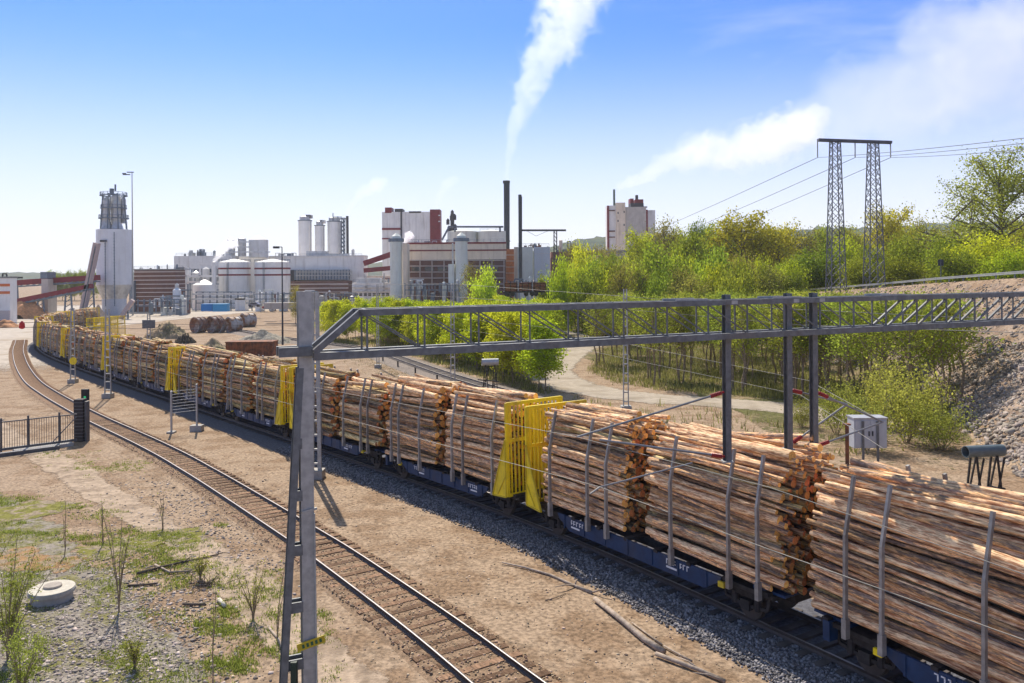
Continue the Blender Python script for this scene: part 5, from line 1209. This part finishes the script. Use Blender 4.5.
# trees and shrubs of the wooded belt: (x, y top, width px, Y, proto list, kind label)
belt = []
spec = [(484, 271, 34, 190, bushY, 'rounded yellow green shrub before the pale tank'), (472, 262, 26, 215, treeZ, 'brownish shrub left of the rounded yellow one'),
 (583, 250, 36, 190, bushY, 'yellow green tree left of the shrub belt'), (600, 262, 40, 170, bushG, 'green shrub in front of the low grey sheds'), (622, 258, 44, 175, treeZ, 'olive tree below the stone block'), (640, 232, 38, 215, treeY, 'yellow tree touching the stone block'), (664, 216, 42, 240, treeZ, 'tall bronze tree right of the stone block'),
 (660, 246, 60, 165, bushG, 'broad green shrub under the bronze tree'), (690, 234, 60, 190, treeG, 'green tree in the middle of the belt left of the yellow ones'), (712, 250, 52, 160, bushG, 'bright green rounded shrub in the belt'), (741, 213, 66, 205, treeY, 'large yellow green tree in the middle of the belt'), (778, 224, 50, 200, treeY, 'yellow tree left of the pylon'), (745, 252, 50, 160, treeZ, 'olive shrub below the large yellow tree'), (800, 226, 46, 215, treeZ, 'bronze tree above the small grey roof'),
 (815, 250, 56, 160, bushG, 'dark green shrub at the foot of the left pylon leg'), (850, 222, 40, 200, treeZ, 'bronze tree between the pylon legs'), (848, 240, 42, 165, bushY, 'yellow shrub between the pylon legs'), (886, 208, 48, 200, treeY, 'tall yellow tree right of the pylon'), (905, 236, 46, 160, bushG, 'green shrub below the tall yellow tree'), (925, 214, 44, 205, treeZ, 'brown tree left of the big tree'), (945, 238, 46, 150, bushG, 'green shrub left of the big tree'), (870, 244, 36, 150, bushG, 'green shrub beside the right pylon leg'),
 (975, 238, 56, 140, bushY, 'yellow green shrub under the big tree'), (1015, 236, 60, 135, bushY, 'yellow green shrub at the right edge'), (955, 222, 50, 190, treeZ, 'olive tree behind the big tree'), (1030, 220, 60, 180, treeY, 'yellow tree behind the big tree at the right edge'), (720, 238, 40, 225, treeG, 'green tree behind the belt'), (830, 232, 40, 230, treeG, 'green tree behind the pylon'), (1060, 230, 60, 160, treeG, 'green tree just outside the right edge'),
 (545, 276, 26, 190, bushG, 'low green shrub behind the timber lorry'), (570, 268, 30, 180, bushY, 'yellow green shrub right of the timber lorry'), (640, 268, 40, 160, bushY, 'bright shrub at the near edge of the belt'), (690, 272, 50, 150, treeZ, 'brown green shrub at the near edge of the belt'), (605, 275, 40, 155, bushY, 'low yellow green shrub at the near edge of the belt'), (770, 262, 40, 150, treeZ, 'thin brownish shrub beside the small house'),
 (295, 283, 12, 210, treeZ, 'small orange brown tree above the near mast'), (735, 270, 40, 145, bushG, 'low green shrub in the gap of the belt'), (900, 258, 50, 140, bushG, 'rounded green shrub behind the guard rail'), (955, 250, 50, 132, bushG, 'dense green shrub behind the guard rail sign'), (860, 258, 40, 142, bushG, 'dense green shrub behind the guard rail by the pylon'), (1005, 252, 50, 125, bushY, 'low yellow green shrub behind the guard rail at right')]
for i, (x, yt, wpx, Y, pr, lab) in enumerate(spec):
    X = at(x, 260, Y).x; zt = at(x, yt, Y).z; g = gzf(X, Y)-.2; base = {id(treeG): (10, 9.5), id(treeY): (11, 9), id(treeZ): (12, 9), id(bushG): (6, 8), id(bushY): (6, 7.5)}[id(pr)]
    plant(pr[i % 2], 'shrub' if pr in (bushG, bushY) else 'broadleaf_tree', X, Y, g, (wpx*Y/F/base[1]*1.08, (zt-g)/base[0]*.97), i*1.7, lab, 'shrub' if pr in (bushG, bushY) else 'tree', 'trees and shrubs of the wooded belt')
# lower shrubs closing the foot of the belt
for i in range(44):
    x = 562+i*6.2+rv.uniform(-4, 4); Y = rv.uniform(150, 185); X = at(x, 260, Y).x; g = gzf(X, Y)-.2; yt = rv.uniform(262, 281)-(x-560)*.02; zt = at(x, yt, Y).z; pr = rv.choice([bushY, bushY, bushG, treeZ]); base = {id(treeZ): (12, 9), id(bushG): (6, 8), id(bushY): (6, 7.5)}[id(pr)]
    plant(pr[i % 2], 'shrub', X, Y, g, (rv.uniform(.55, .95), max(.3, (zt-g)/base[0])), i*1.1, 'low shrub at the near foot of the wooded belt', 'shrub', 'low shrubs at the foot of the belt')
# background row of the belt
for i in range(46):
    x = 575+i*10.5+rv.uniform(-6, 6); Y = rv.uniform(235, 300); X = at(x, 260, Y).x; g = gzf(X, Y)-.3; yt = rv.uniform(226, 244)+(14 if x < 640 else 0); zt = at(x, yt, Y).z; pr = rv.choice([treeG, treeY, treeZ, treeZ]); base = {id(treeG): (10, 9.5), id(treeY): (11, 9), id(treeZ): (12, 9)}[id(pr)]
    plant(pr[i % 2], 'broadleaf_tree', X, Y, g, (rv.uniform(.9, 1.5), (zt-g)/base[0]), i, 'rear tree of the wooded belt showing only its top', 'tree', 'rear trees of the wooded belt')
X = at(1000, 260, 150).x; g = gzf(X, 150); plant(oak, 'big_tree', X, 150, g-.2, ((62*2*150/F)/17, (at(1000, 153, 150).z-g)/20), 1.0, 'tall airy broadleaf tree rising above all others at far right', 'tree', None)
# near-left twigs and shrubs
def twig(x, yb, yt, label, n=4, leaves=60, seed=1, spread=.18, mat_=None, base_leaf=.05):
    r = np.random.default_rng(seed); X, Y = ground(x, yb, G0); zt = at(x, yt, Y).z; g = gzf(X, Y); Hh = zt-g; root = empty('sapling', (X, Y, g), 0, label, 'sapling'); m = MB(); C = []
    for i in range(n):
        a = r.uniform(0, 6.28); h = Hh*(1 if i == 0 else r.uniform(.55, .92)); sp = spread*Hh*r.uniform(.3, 1); pts_ = [(math.cos(a)*sp*(t**1.5)+r.normal(0, .012), math.sin(a)*sp*(t**1.5)+r.normal(0, .012), h*t) for t in np.linspace(0, 1, 6)]
        m.tube(pts_, [.016*(1-.75*t)+.003 for t in np.linspace(0, 1, 6)], 5, False)
        for k in range(7):
            q = Vector(pts_[2+k % 4]); e = q+Vector(r.normal(0, .10, 3))+Vector((0, 0, .14)); m.tube([q, e], [.005, .002], 3, False); C.append(e[:])
        C += [p for p in pts_[2:]]
    m.build('stem', BIRCHB, root, local=True); C = np.array(C); C = C[r.choice(len(C), leaves)]+r.normal(0, .05, (leaves, 3)); V, Fq = leaf_quads(C, base_leaf, r); o = npmesh('leaves', V, Fq, mat_ or L_FR, parent=root); return root
twig(119, 612, 508, 'bare multi stemmed sapling in the middle of the left foreground', 6, 160, 1, .16)
twig(65, 556, 502, 'thin bare sapling above the concrete shaft', 2, 30, 2, .08)
twig(213, 690, 590, 'thin sapling near the bottom edge left of the near mast', 2, 110, 3, .08)
twig(277, 640, 560, 'thin leaning sapling beside the near mast', 2, 60, 4, .2)
twig(103, 545, 500, 'short twiggy sapling in the grass', 3, 60, 5, .15)
twig(163, 530, 492, 'small twig near the path', 3, 40, 6, .15)
for i, (x, y, yt, n_, lv, lab) in enumerate(((8, 660, 545, 14, 2600, 'leafy green shrub at the left edge'), (-15, 600, 520, 14, 2400, 'leafy shrub cut by the left edge behind the concrete shaft'), (20, 700, 620, 10, 1500, 'low leafy shrub in the bottom left corner'), (135, 668, 636, 8, 700, 'small yellow green shrub near the bottom edge'), (200, 580, 553, 9, 600, 'small shrub growing through the fallen branches'), (253, 620, 570, 8, 500, 'small leafy shrub left of the near mast'))): twig(x, y, yt, lab, n_, lv, 20+i, .35, L_FR, .045)
# grass: tufts of blades (stuff)
def blades(name, P, h, m, label, seed=1, per=7, spr=.05):
    r = np.random.default_rng(seed); n = len(P)*per; C = np.repeat(P, per, 0)+np.column_stack([r.normal(0, spr, (n, 2)), np.zeros(n)]); a = r.uniform(0, 6.28, n); hh = np.repeat(h, per)*r.uniform(.5, 1.2, n); w = .012+hh*.05
    d = np.stack([np.cos(a), np.sin(a), np.zeros(n)], 1); lean = np.stack([np.cos(a+1.5), np.sin(a+1.5), np.zeros(n)], 1)*(hh*r.uniform(.1, .7, n))[:, None]
    V = np.stack([C-d*w[:, None], C+d*w[:, None], C+lean+np.array([0, 0, 1])*hh[:, None]], 1).reshape(-1, 3)
    o = npmesh(name, V, np.arange(3*n).reshape(-1, 3), m); tag(o, label, 'grass', None, 'stuff'); return o
P = []; 
patches = [(15, 505, 34, 9, 260), (20, 530, 40, 9, 220), (90, 512, 30, 8, 120), (130, 540, 45, 10, 420), (60, 540, 40, 7, 220), (100, 562, 50, 8, 220), (160, 535, 30, 8, 200), (205, 590, 45, 26, 420), (235, 620, 32, 22, 320), (120, 590, 30, 12, 120), (150, 655, 50, 18, 260), (240, 660, 30, 16, 240), (85, 470, 26, 6, 110), (130, 463, 30, 6, 120), (55, 455, 22, 4, 60), (20, 600, 20, 40, 500), (270, 600, 18, 20, 140), (310, 640, 20, 22, 140), (15, 650, 24, 30, 420), (180, 565, 34, 8, 200)]
for (x, y, sx_, sy_, n_) in patches:
    sub = [(rv.gauss(x, sx_*.7), rv.gauss(y, sy_*.7), rv.uniform(.15, .4)) for _ in range(9)]
    for _ in range(int(n_*1.4)):
        c = rv.choice(sub); xx = rv.gauss(c[0], sx_*c[2]); yy_ = rv.gauss(c[1], sy_*c[2]*.8)
        if yy_ < 448: continue
        X, Y = gp(xx, yy_); P.append((X, Y, gzf(X, Y)))
P = np.array(P); blades('grass', P, rng.uniform(.03, .11, len(P)), leafmat('grass_blade', (.32, .34, .07), .4, .45, 0), 'tufts of green and yellow grass on the left foreground', 5, 8, .07)
# rough growth on the meadow, road edges and between the tracks
P = []
while len(P) < 9000:
    Y = 48+110*rv.random()**1.2; x = rv.uniform(330, 960); X = (x-512)*Y/F
    bo = backoff(X, Y)
    if bo < 3.3 or (Y < np.interp(x, [560, 578, 640, 700, 770, 850, 960], [118, 95, 80, 76, 72, 54, 44]) and x > 545 and rv.random() < .93) or not roadfree(X, Y) or X > float(toe(Y))+2.5: continue
    P.append((X, Y, gzf(X, Y)))
P = np.array(P); blades('undergrowth', P, rng.uniform(.2, .75, len(P)), leafmat('undergrowth_blade', (.26, .24, .08), .4, .45, 0), 'rough grass and undergrowth around the thickets', 6, 9, .35)
P = []
while len(P) < 1500:
    q = rv.uniform(30, 150); o_ = rv.gauss(-4.5, 1.6); p = back(q, o_, G0)
    P.append((p.x, p.y, gzf(p.x, p.y)))
P = np.array(P); blades('verge_grass', P, rng.uniform(.06, .2, len(P)), leafmat('verge_blade', (.17, .16, .06), .4, .45, 0), 'dry grass between the train and the rear track', 7, 6, .2)

# ------------------------------------------------------------------ distant hills
def hills(name, x0, x1, Y, prof, seed, m):
    r = np.random.default_rng(seed); n = 260; xs = np.linspace(x0, x1, n); tp = np.interp(xs, [p[0] for p in prof], [p[1] for p in prof])
    V = []; rows = 7
    for j in range(rows):
        t = j/(rows-1)
        for i in range(n):
            zt = at(xs[i], tp[i], Y).z; z = -6+(zt+6)*math.sin(t*math.pi/2)+(r.normal(0, 1.0+2.2*(t > .9)) if j else 0)
            V.append(((xs[i]-512)*Y/F, Y+(t-1)*500+r.normal(0, 5), z))
    for i in range(n): V.append(((xs[i]-512)*Y/F, Y+400, -8))
    rows += 1; i = np.arange(n-1)[None]+np.arange(rows-1)[:, None]*n; o = npmesh(name, V, np.stack([i, i+1, i+1+n, i+n], -1).reshape(-1, 4), m); o['kind'] = 'structure'
HILL = mat('far_forest', (.04, .07, .045), .95, var=.4, scale=.03, coord='pos', col2=(.07, .09, .04), c2scale=.008, spec=0)
hills('hills', 420, 1250, 1900, [(420, 274), (530, 252), (575, 241), (600, 237), (640, 236), (700, 236), (760, 233), (800, 230), (860, 229), (940, 224), (1024, 222), (1250, 226)], 3, HILL)
hills('hills', -300, 560, 2600, [(-300, 270), (60, 274), (150, 272), (300, 266), (420, 262), (560, 258)], 4, HILL)
for i in range(9):
    x = 50+i*6.5+rv.uniform(-2, 2); X = at(x, 270, 420).x; plant(treeG[i % 2], 'broadleaf_tree', X, 420, gzf(X, 420), (.7, (at(x, 274+rv.uniform(-2, 2), 420).z-gzf(X, 420))/10), i, 'far tree on the skyline behind the conveyors', 'tree', 'skyline trees behind the conveyors')
# meadow strip under the far belt

# ------------------------------------------------------------------ near things on the ground
FENCE = mat('dark_fence', (.13, .13, .135), .6, .4, var=.15)
def gate():
    a = Vector((*ground(-60, 462, G0), 0)); b = Vector((*ground(77, 444, G0), 0)); a.z = gzf(a.x, a.y); b.z = gzf(b.x, b.y)
    root = empty('sliding_gate', b, 0, 'long dark barred sliding gate at the left edge beside the siding', 'gate'); h = 1.75; up = Vector((0, 0, 1)); d = (b-a)
    m = MB(); m.bar(a+up*.28, b+up*.28, .12, .16); m.bar(a+up*(h+.25), b+up*(h+.25), .07, .07); m.build('frame', FENCE, root)
    m = MB(); n = int(d.length/.14)
    for i in range(n): p = a.lerp(b, i/n); m.bar(p+up*.3, p+up*(h+.25), .022)
    m.build('bars', FENCE, root)
    for t in (.18, .42, .62, .86):
        p = a.lerp(b, t); MB().bar(p, p+up*(h+.5), .09).build('upright', FENCE, root)
    m = MB(); m.bar(a.lerp(b, .8)+up*.3, b+up*(h+.1), .05); m.build('brace', FENCE, root)
    m = MB(); m.bar(a.lerp(b, .55)+Vector((0, -.55, .1)), b+Vector((0, -.55, .1)), .5, .28); m.build('footing', CONCR, root)
    m = MB(); m.bar(a+Vector((0, -1.4, .12)), a.lerp(b, .95)+Vector((0, -1.4, .12)), .35, .3); o = m.build('guide_rail', FENCE, root)
    return b
gb = gate()
X, Y = ground(81, 441, G0); root = empty('gate_pillar', (X, Y, gzf(X, Y)), 0, 'dark slatted pillar at the end of the sliding gate', 'pillar'); z0 = gzf(X, Y); zt = at(81, 399, Y).z
m = MB(); m.box(X-.32, X+.28, Y-.3, Y+.3, z0, zt)
m.build('post', mat('dark_brown_post', (.045, .04, .04), .8), root); m = MB()
for i in range(12): z = z0+.1+i*(zt-z0-.1)/12; m.box(X-.34, X+.30, Y-.32, Y+.32, z, z+.05)
m.build('slats', FENCE, root); MB().box(X+.36, X+.5, Y-.2, Y+.2, z0, zt-.15).build('side_post', FENCE, root)
Xs, Ys = ground(84, 440, G0); root = empty('signal', (Xs+.12, Ys+.75, z0), 0, 'small dark signal head with a green lamp above the gate pillar', 'signal')
c = at(84.5, 395, Ys+.75); MB().bar((c.x, c.y, z0), (c.x, c.y, c.z-.3), .08).build('pole', FENCE, root); MB().box(c.x-.24, c.x+.24, c.y, c.y+.2, c.z-.38, c.z+.4).build('housing', BLACK, root)
gm = bpy.data.materials.new('green_lamp'); gm.use_nodes = True; bs = gm.node_tree.nodes['Principled BSDF']; bs.inputs['Base Color'].default_value = (.02, .4, .12, 1); bs.inputs['Emission Color'].default_value = (.05, .8, .3, 1); bs.inputs['Emission Strength'].default_value = .2
MB().tube([(c.x+.03, c.y-.03, c.z-.15), (c.x+.03, c.y, c.z-.15)], .08, 14).build('lens', gm, root)
# barred screen on two posts
X0, Y0 = ground(171.5, 433, G0); X1, Y1 = ground(197, 431, G0); root = empty('barred_screen', (X0, Y0, gzf(X0, Y0)), 0, 'open screen of horizontal rods between two posts', 'screen')
PIPE = mat('bright_galvanised', (.45, .45, .45), .5, .5, var=.1)
za, zb_ = at(171.5, 391, Y0).z, at(197, 384, Y1).z; g = gzf(X0, Y0)
for (X, Y, z) in ((X0, Y0, za), (X1, Y1, zb_)): MB().tube([(X, Y, g-.2), (X, Y, z)], .075, 10).build('post', PIPE, root)
for i in range(8):
    m = MB(); t = i/7; m.tube([(X0, Y0, za-.05-t*1.55), (X1, Y1, zb_-.35-t*1.55)], .018, 6); m.build('rod', PIPE, root)
m = MB(); m.box(X1-.42, X1+.42, Y1-.3, Y1+.3, g-.1, g+.42); m.box(X0-.25, X0+.25, Y0-.3, Y0+.3, g-.1, g+.12); m.build('foundation', CONCR, root)
# concrete shaft with lid
X, Y = ground(52, 600, G0); g = gzf(X, Y); root = empty('concrete_shaft', (X, Y, g), 0, 'round pale concrete shaft ring with a smaller lid on top', 'manhole')
MB().lathe((X, Y, g), [(.60, -.1), (.60, .26), (.68, .26), (.68, .36), (.66, .38)], 40).build('ring', CONCR, root); mm = mat('pale_concrete', (.56, .51, .42), .9, var=.12, scale=5, bump=.005, bscale=40)
MB().lathe((X, Y, g), [(.665, .381), (.66, .40)], 40).build('cover_slab', mm, root); MB().lathe((X-.02, Y+.08, g), [(.27, .402), (.27, .45), (.25, .465)], 28).build('lid', mat('lid_concrete', (.38, .33, .28), .9, var=.15, scale=6), root)
# fallen branches and poles
DEAD = mat('dead_wood', (.36, .29, .23), .9, var=.3, scale=7, bump=.01, bscale=20); DEADD = mat('dark_dead_wood', (.13, .10, .08), .95, var=.3, scale=7)
def stick(pts_, r0, r1, label, m_=DEAD, name='fallen_branch', seed=0, twigs=0):
    r = random.Random(seed); Q = []
    for (x, y) in pts_: X, Y = ground(x, y, G0); Q.append(Vector((X, Y, gzf(X, Y)+r0*1.1+r.uniform(0, .03))))
    m = MB(); m.tube(Q, [r0+(r1-r0)*i/(len(Q)-1) for i in range(len(Q))], 8)
    for k in range(twigs): q = Q[r.randrange(1, len(Q))]; e = q+Vector((r.gauss(0, .35), r.gauss(0, .35), r.uniform(.02, .22))); m.tube([q, q.lerp(e, .5)+Vector((0, 0, .05)), e], [r1*.6, r1*.45, r1*.2], 5)
    o = m.build(name, m_, smooth=True); tag(o, label, 'branch'); return o
stick([(502, 564), (525, 569), (550, 576), (575, 587), (592, 594)], .03, .055, 'long thin branch lying between the siding and the ballast', twigs=3)
stick([(595, 602), (620, 622), (645, 643), (664, 655)], .075, .09, 'thick pale broken pole lying near the ballast')
stick([(632, 624), (648, 636), (662, 646)], .02, .03, 'thin stick lying beside the thick pale pole')
stick([(664, 648), (680, 657), (692, 663)], .03, .03, 'short stick beyond the end of the thick pale pole')
stick([(656, 657), (680, 666), (700, 673), (725, 684)], .06, .05, 'grey pole lying at the bottom edge', twigs=2)
stick([(137, 576), (158, 570), (185, 563), (218, 556)], .05, .03, 'longer upper branch of the fallen brushwood', DEADD, twigs=8, seed=2)
stick([(155, 566), (170, 574), (195, 572), (205, 566)], .04, .03, 'lower crossing branch of the fallen brushwood', DEAD, twigs=5, seed=3)
stick([(128, 587), (145, 586), (158, 585)], .04, .035, 'short dark stick left of the fallen brushwood', DEADD, seed=4)
stick([(183, 606), (206, 607)], .045, .04, 'short dark stick below the fallen brushwood', DEADD, seed=5)
stick([(219, 602), (225, 609)], .06, .06, 'short pale block of wood right of the dark stick', mat('pale_wood', (.6, .55, .45), .8), seed=6)
stick([(268, 628), (278, 640), (283, 652)], .035, .04, 'leaning dead branch beside the near mast', DEAD, seed=7)
stick([(545, 601), (556, 599), (566, 594)], .015, .01, 'small dark twig on the sand', DEADD, seed=8)
stick([(385, 585), (404, 588)], .02, .015, 'small twig beside the siding rails', DEADD, seed=9)
# brushwood tangle
m = MB(); r = random.Random(9); X, Y = ground(208, 585, G0); g = gzf(X, Y)
for k in range(46): a = Vector((X+r.gauss(0, .25), Y+r.gauss(0, .3), g+r.uniform(0, .1))); m.tube([a, a+Vector((r.gauss(0, .3), r.gauss(0, .3), r.uniform(.05, .4)))], [.012, .004], 4)
o = m.build('brushwood', DEADD); tag(o, 'dark tangle of brushwood at the end of the fallen branches', 'brushwood')
# grey cabinet on legs
X, Y = ground(871, 478, G0); Y = 40.0; a = at(854, 419, Y); c = at(887, 448, Y); g = gzf((a.x+c.x)/2, Y); root = empty('signal_cabinet', ((a.x+c.x)/2, Y, g), 0, 'pale grey steel cabinet standing on legs behind the train', 'cabinet')
CAB = mat('cabinet_grey', (.50, .53, .56), .5, .2, var=.06, grime=(.3, .28, .24, .3)); x0, x1, z0, z1 = a.x, c.x, c.z, a.z; w_ = x1-x0
MB().box(x0, x1, Y, Y+.8, z0, z1).build('body', CAB, root); MB().box(x0-.04, x1+.04, Y-.05, Y+.86, z1, z1+.06).build('roof', PIPE, root)
for (u0, u1) in ((.03, .49), (.51, .97)): dd = MB().box(x0+w_*u0, x0+w_*u1, Y-.03, Y, z0+.08, z1-.08).build('door', CAB, root); h_ = MB().box(x0+w_*(u1-.06 if u0 < .3 else u0+.03), x0+w_*(u1-.03 if u0 < .3 else u0+.06), Y-.07, Y-.03, (z0+z1)/2-.12, (z0+z1)/2+.12).build('handle', BLACK, root); h_.parent = dd
for x in (x0+.25*w_, x0+.7*w_): MB().box(x-.05, x+.05, Y-.12, Y-.05, g-.1, z1-.1).build('leg', GAL, root)
MB().box(x0+.1, x1-.1, Y+.2, Y+.7, g-.1, g+.25).build('plinth', CONCR, root)
# pipe on trestle (two of them)
def buffer(x, y, Y, L, r_, ang, label, pale=False):
    c = at(x, y, Y); g = gzf(c.x, Y); root = empty('pipe_trestle', (c.x, Y, g), ang, label, 'pipe on trestle'); z = c.z-g; m = MB(); n = 24
    m_ = PIPE if pale else mat('teal_grey_pipe', (.14, .175, .185), .5, .2, var=.15)
    pr = []; 
    for (xx, rr) in ((-L/2, r_), (L/2, r_)): pr.append([(xx, rr*math.cos(2*math.pi*k/n), z+rr*math.sin(2*math.pi*k/n)) for k in range(n)])
    for (xx, rr) in ((-L/2, r_*.88), (L/2, r_*.88)): pr.append([(xx, rr*math.cos(2*math.pi*k/n), z+rr*math.sin(2*math.pi*k/n)) for k in range(n)])
    fs = []
    for k in range(n): j = (k+1) % n; fs += [(k, j, n+j, n+k), (2*n+j, 2*n+k, 3*n+k, 3*n+j), (j, k, 2*n+k, 2*n+j), (n+k, n+j, 3*n+j, 3*n+k)]
    m.add(pr[0]+pr[1]+pr[2]+pr[3], fs); m.build('pipe', m_, root, local=True)
    for xx in (-L*.28, L*.28):
        m = MB()
        for s in (-1, 1): m.bar((xx, s*r_*.7, z-r_*.8), (xx-s*.25, s*r_*1.1, 0), .07); m.bar((xx+.3, s*r_*.9, z-r_), (xx-.3, s*r_, .0), .06)
        m.bar((xx, -r_*1.3, z*.45), (xx, r_*1.3, z*.45), .07); m.build('trestle', DARK, root, local=True)
    m = MB(); m.bar((-L*.75, 0, z*.5), (L*.55, 0, z*.42), .12, .1); m.bar((-L*.6, -.3, z*.3), (L*.9, .3, z*.35), .05); m.build('beam', DARK, root, local=True)
buffer(984, 451, 34, 1.75, .25, .15, 'teal grey pipe lying on a dark trestle at the foot of the rock bank')
buffer(490, 362, 76, 1.6, .32, .2, 'pale pipe on a dark trestle beside the rear track', True)
p = ground(847, 452, G0); MB_ = None
m = MB(); Y = 36; c = at(847, 425, Y); g = gzf(c.x, Y); m.tube([(c.x, Y, g), (c.x, Y, c.z)], .09, 8); m.box(c.x-.13, c.x+.13, Y-.13, Y+.13, c.z, c.z+.07); o = m.build('short_post', RUST); tag(o, 'short rusty post just left of the grey cabinet', 'post')
# guard rail on the bank road
root = None; yy2 = np.arange(44, 250, 4.0); pts2 = [Vector((float(toe(y))+13.9, y, gzf(float(toe(y))+13.9, y))) for y in yy2]
root = empty('guard_rail', pts2[0], 0, 'long grey guard rail along the top of the road bank', 'guard rail'); m = MB()
for i in range(len(pts2)-1):
    for dz, h in ((.68, .09), (.58, .05), (.50, .09)): m.bar(pts2[i]+Vector((0, 0, dz)), pts2[i+1]+Vector((0, 0, dz)), .05, h)
m.build('rail', PIPE, root)
for p_ in pts2: MB().box(p_.x+.03, p_.x+.13, p_.y-.05, p_.y+.05, p_.z-.2, p_.z+.72).build('post', GAL, root)
X = at(944, 262, 100).x; X = float(toe(100))+14.6; c = Vector((X, 100, gzf(X, 100))); root = empty('road_sign', c, 0, 'dark backed road sign on a post behind the guard rail', 'road sign'); MB().tube([c, c+Vector((0, 0, 3.1))], .05, 8).build('post', GAL, root); MB().box(c.x-.35, c.x+.35, 100, 100.04, c.z+2.2, c.z+3.0).build('plate', DKG, root)
# steam
def plume(name, label, pts_, rs, dens, seed, scale, cut=.48, grain=1.0):
    """closed hull swept along the drift of the steam, filled with a broken-up volume"""
    m = MB(); P_ = catmull([tuple(p) for p in pts_], 1e9) if False else None
    Q = []; R_ = []
    for i in range(len(pts_)-1):
        for k in range(4): t = k/4; Q.append(Vector(pts_[i]).lerp(Vector(pts_[i+1]), t)); R_.append(rs[i]+(rs[i+1]-rs[i])*t)
    Q.append(Vector(pts_[-1])); R_.append(rs[-1]); m.tube(Q, R_, 16)
    o = m.build(name, [], smooth=True); tag(o, label, 'steam', None)
    M = bpy.data.materials.new('steam_'+str(seed)); M.use_nodes = True; n = M.node_tree; n.nodes.clear(); oo = N(n, 'ShaderNodeOutputMaterial'); v = N(n, 'ShaderNodeVolumePrincipled'); v.inputs['Color'].default_value = (1, 1, 1, 1); v.inputs['Anisotropy'].default_value = .55
    at_ = N(n, 'ShaderNodeNewGeometry'); pos = at_.outputs['Position']
    # distance to the plume axis, measured from a point list
    best = None
    for i in range(len(Q)-1):
        if i % 2: continue
        a = Q[i]; b_ = Q[min(i+2, len(Q)-1)]; ra = R_[i]; rb = R_[min(i+2, len(Q)-1)]; ab = b_-a; L2 = ab.length_squared
        s1 = N(n, 'ShaderNodeVectorMath', operation='SUBTRACT'); n.links.new(pos, s1.inputs[0]); s1.inputs[1].default_value = a
        d1 = N(n, 'ShaderNodeVectorMath', operation='DOT_PRODUCT'); n.links.new(s1.outputs[0], d1.inputs[0]); d1.inputs[1].default_value = ab/L2
        t = mth(n, 'ADD', d1.outputs['Value'], 0, True); sc_ = N(n, 'ShaderNodeVectorMath', operation='SCALE'); sc_.inputs[0].default_value = ab; n.links.new(t, sc_.inputs['Scale'])
        df = N(n, 'ShaderNodeVectorMath', operation='DISTANCE'); n.links.new(s1.outputs[0], df.inputs[0]); n.links.new(sc_.outputs[0], df.inputs[1])
        rad = mth(n, 'MULTIPLY_ADD', t, rb-ra); 
        rn = rad.node; rn.inputs[2].default_value = ra
        q = mth(n, 'DIVIDE', df.outputs['Value'], rad); best = q if best is None else mth(n, 'MINIMUM', best, q)
    fall = maprange(n, best, .05, .95, 1, 0)
    nz_ = N(n, 'ShaderNodeTexNoise'); nz_.inputs['Scale'].default_value = scale; nz_.inputs['Detail'].default_value = 5; nz_.inputs['Roughness'].default_value = .6; nz_.inputs['Distortion'].default_value = .6; n.links.new(pos, nz_.inputs['Vector'])
    k = mth(n, 'ADD', mth(n, 'MULTIPLY', nz_.outputs[0], 1.0), mth(n, 'MULTIPLY', fall, .45)); dn = maprange(n, k, cut+.24, cut+.44, 0, dens)
    n.links.new(dn, v.inputs['Density']); n.links.new(v.outputs[0], oo.inputs['Volume']); o.data.materials.append(M); return o
PD = 335
plume('steam_plume', 'tall white steam plume rising from the taller dark chimney', [at(506.5, 181, PD), at(508, 162, PD), at(514, 130, PD), at(528, 92, PD), at(543, 58, PD), at(560, 30, PD), at(572, 0, PD), at(580, -30, PD)], [2.2, 3.0, 5.5, 10, 14, 18, 22, 25], .032, 1, .13, .36)
plume('steam_plume', 'long drifting steam plume from the stone block towards the pylon', [at(617, 188, 430), at(640, 178, 430), at(668, 162, 430), at(700, 150, 430), at(730, 150, 430), at(770, 142, 430), at(800, 128, 430), at(830, 110, 430)], [2.6, 5, 8.5, 14, 15, 18, 17, 5], .034, 2, .10, .28)
plume('steam_haze', 'thin spreading steam veil drifting over the pylon', [at(760, 145, 450), at(820, 118, 450), at(890, 92, 450), at(970, 60, 450), at(1080, 30, 450)], [12, 26, 38, 46, 50], .008, 7, .035, .28)
plume('steam_plume', 'faint steam puff above the scrubber pipes of the hall', [at(347, 214, 372), at(352, 204, 372), at(364, 192, 372), at(376, 184, 372), at(388, 180, 372)], [1, 2.2, 4.5, 6, 3], .022, 3, .2, .32)
plume('steam_plume', 'small steam jet rising beside the ringed tanks', [at(214, 262, 316), at(219, 255, 316), at(226, 246, 316), at(238, 243, 316)], [.8, 2.0, 3.0, 2.0], .5, 4, .35, .28)
plume('steam_plume', 'small steam puff in front of the white tower block', [at(404, 243, 300), at(408, 237, 300), at(413, 234, 300)], [1.2, 2.2, 1.6], .8, 5, .4, .26)
plume('steam_plume', 'faint steam wisp left of the taller dark chimney', [at(436, 207, 400), at(440, 195, 400), at(448, 184, 400), at(458, 178, 400)], [1, 3, 5, 3], .016, 6, .2, .32)

# ------------------------------------------------------------------ air
hz = MB().box(-2600, 2600, -60, 3300, -12, 190); o = hz.build('haze', [])
o['kind'] = 'stuff'; M = bpy.data.materials.new('haze_air'); M.use_nodes = True; n = M.node_tree; n.nodes.clear(); oo = N(n, 'ShaderNodeOutputMaterial'); v = N(n, 'ShaderNodeVolumePrincipled')
v.inputs['Color'].default_value = (.93, .96, 1, 1); v.inputs['Density'].default_value = .00012; v.inputs['Anisotropy'].default_value = .2; n.links.new(v.outputs[0], oo.inputs['Volume']); o.data.materials.append(M)
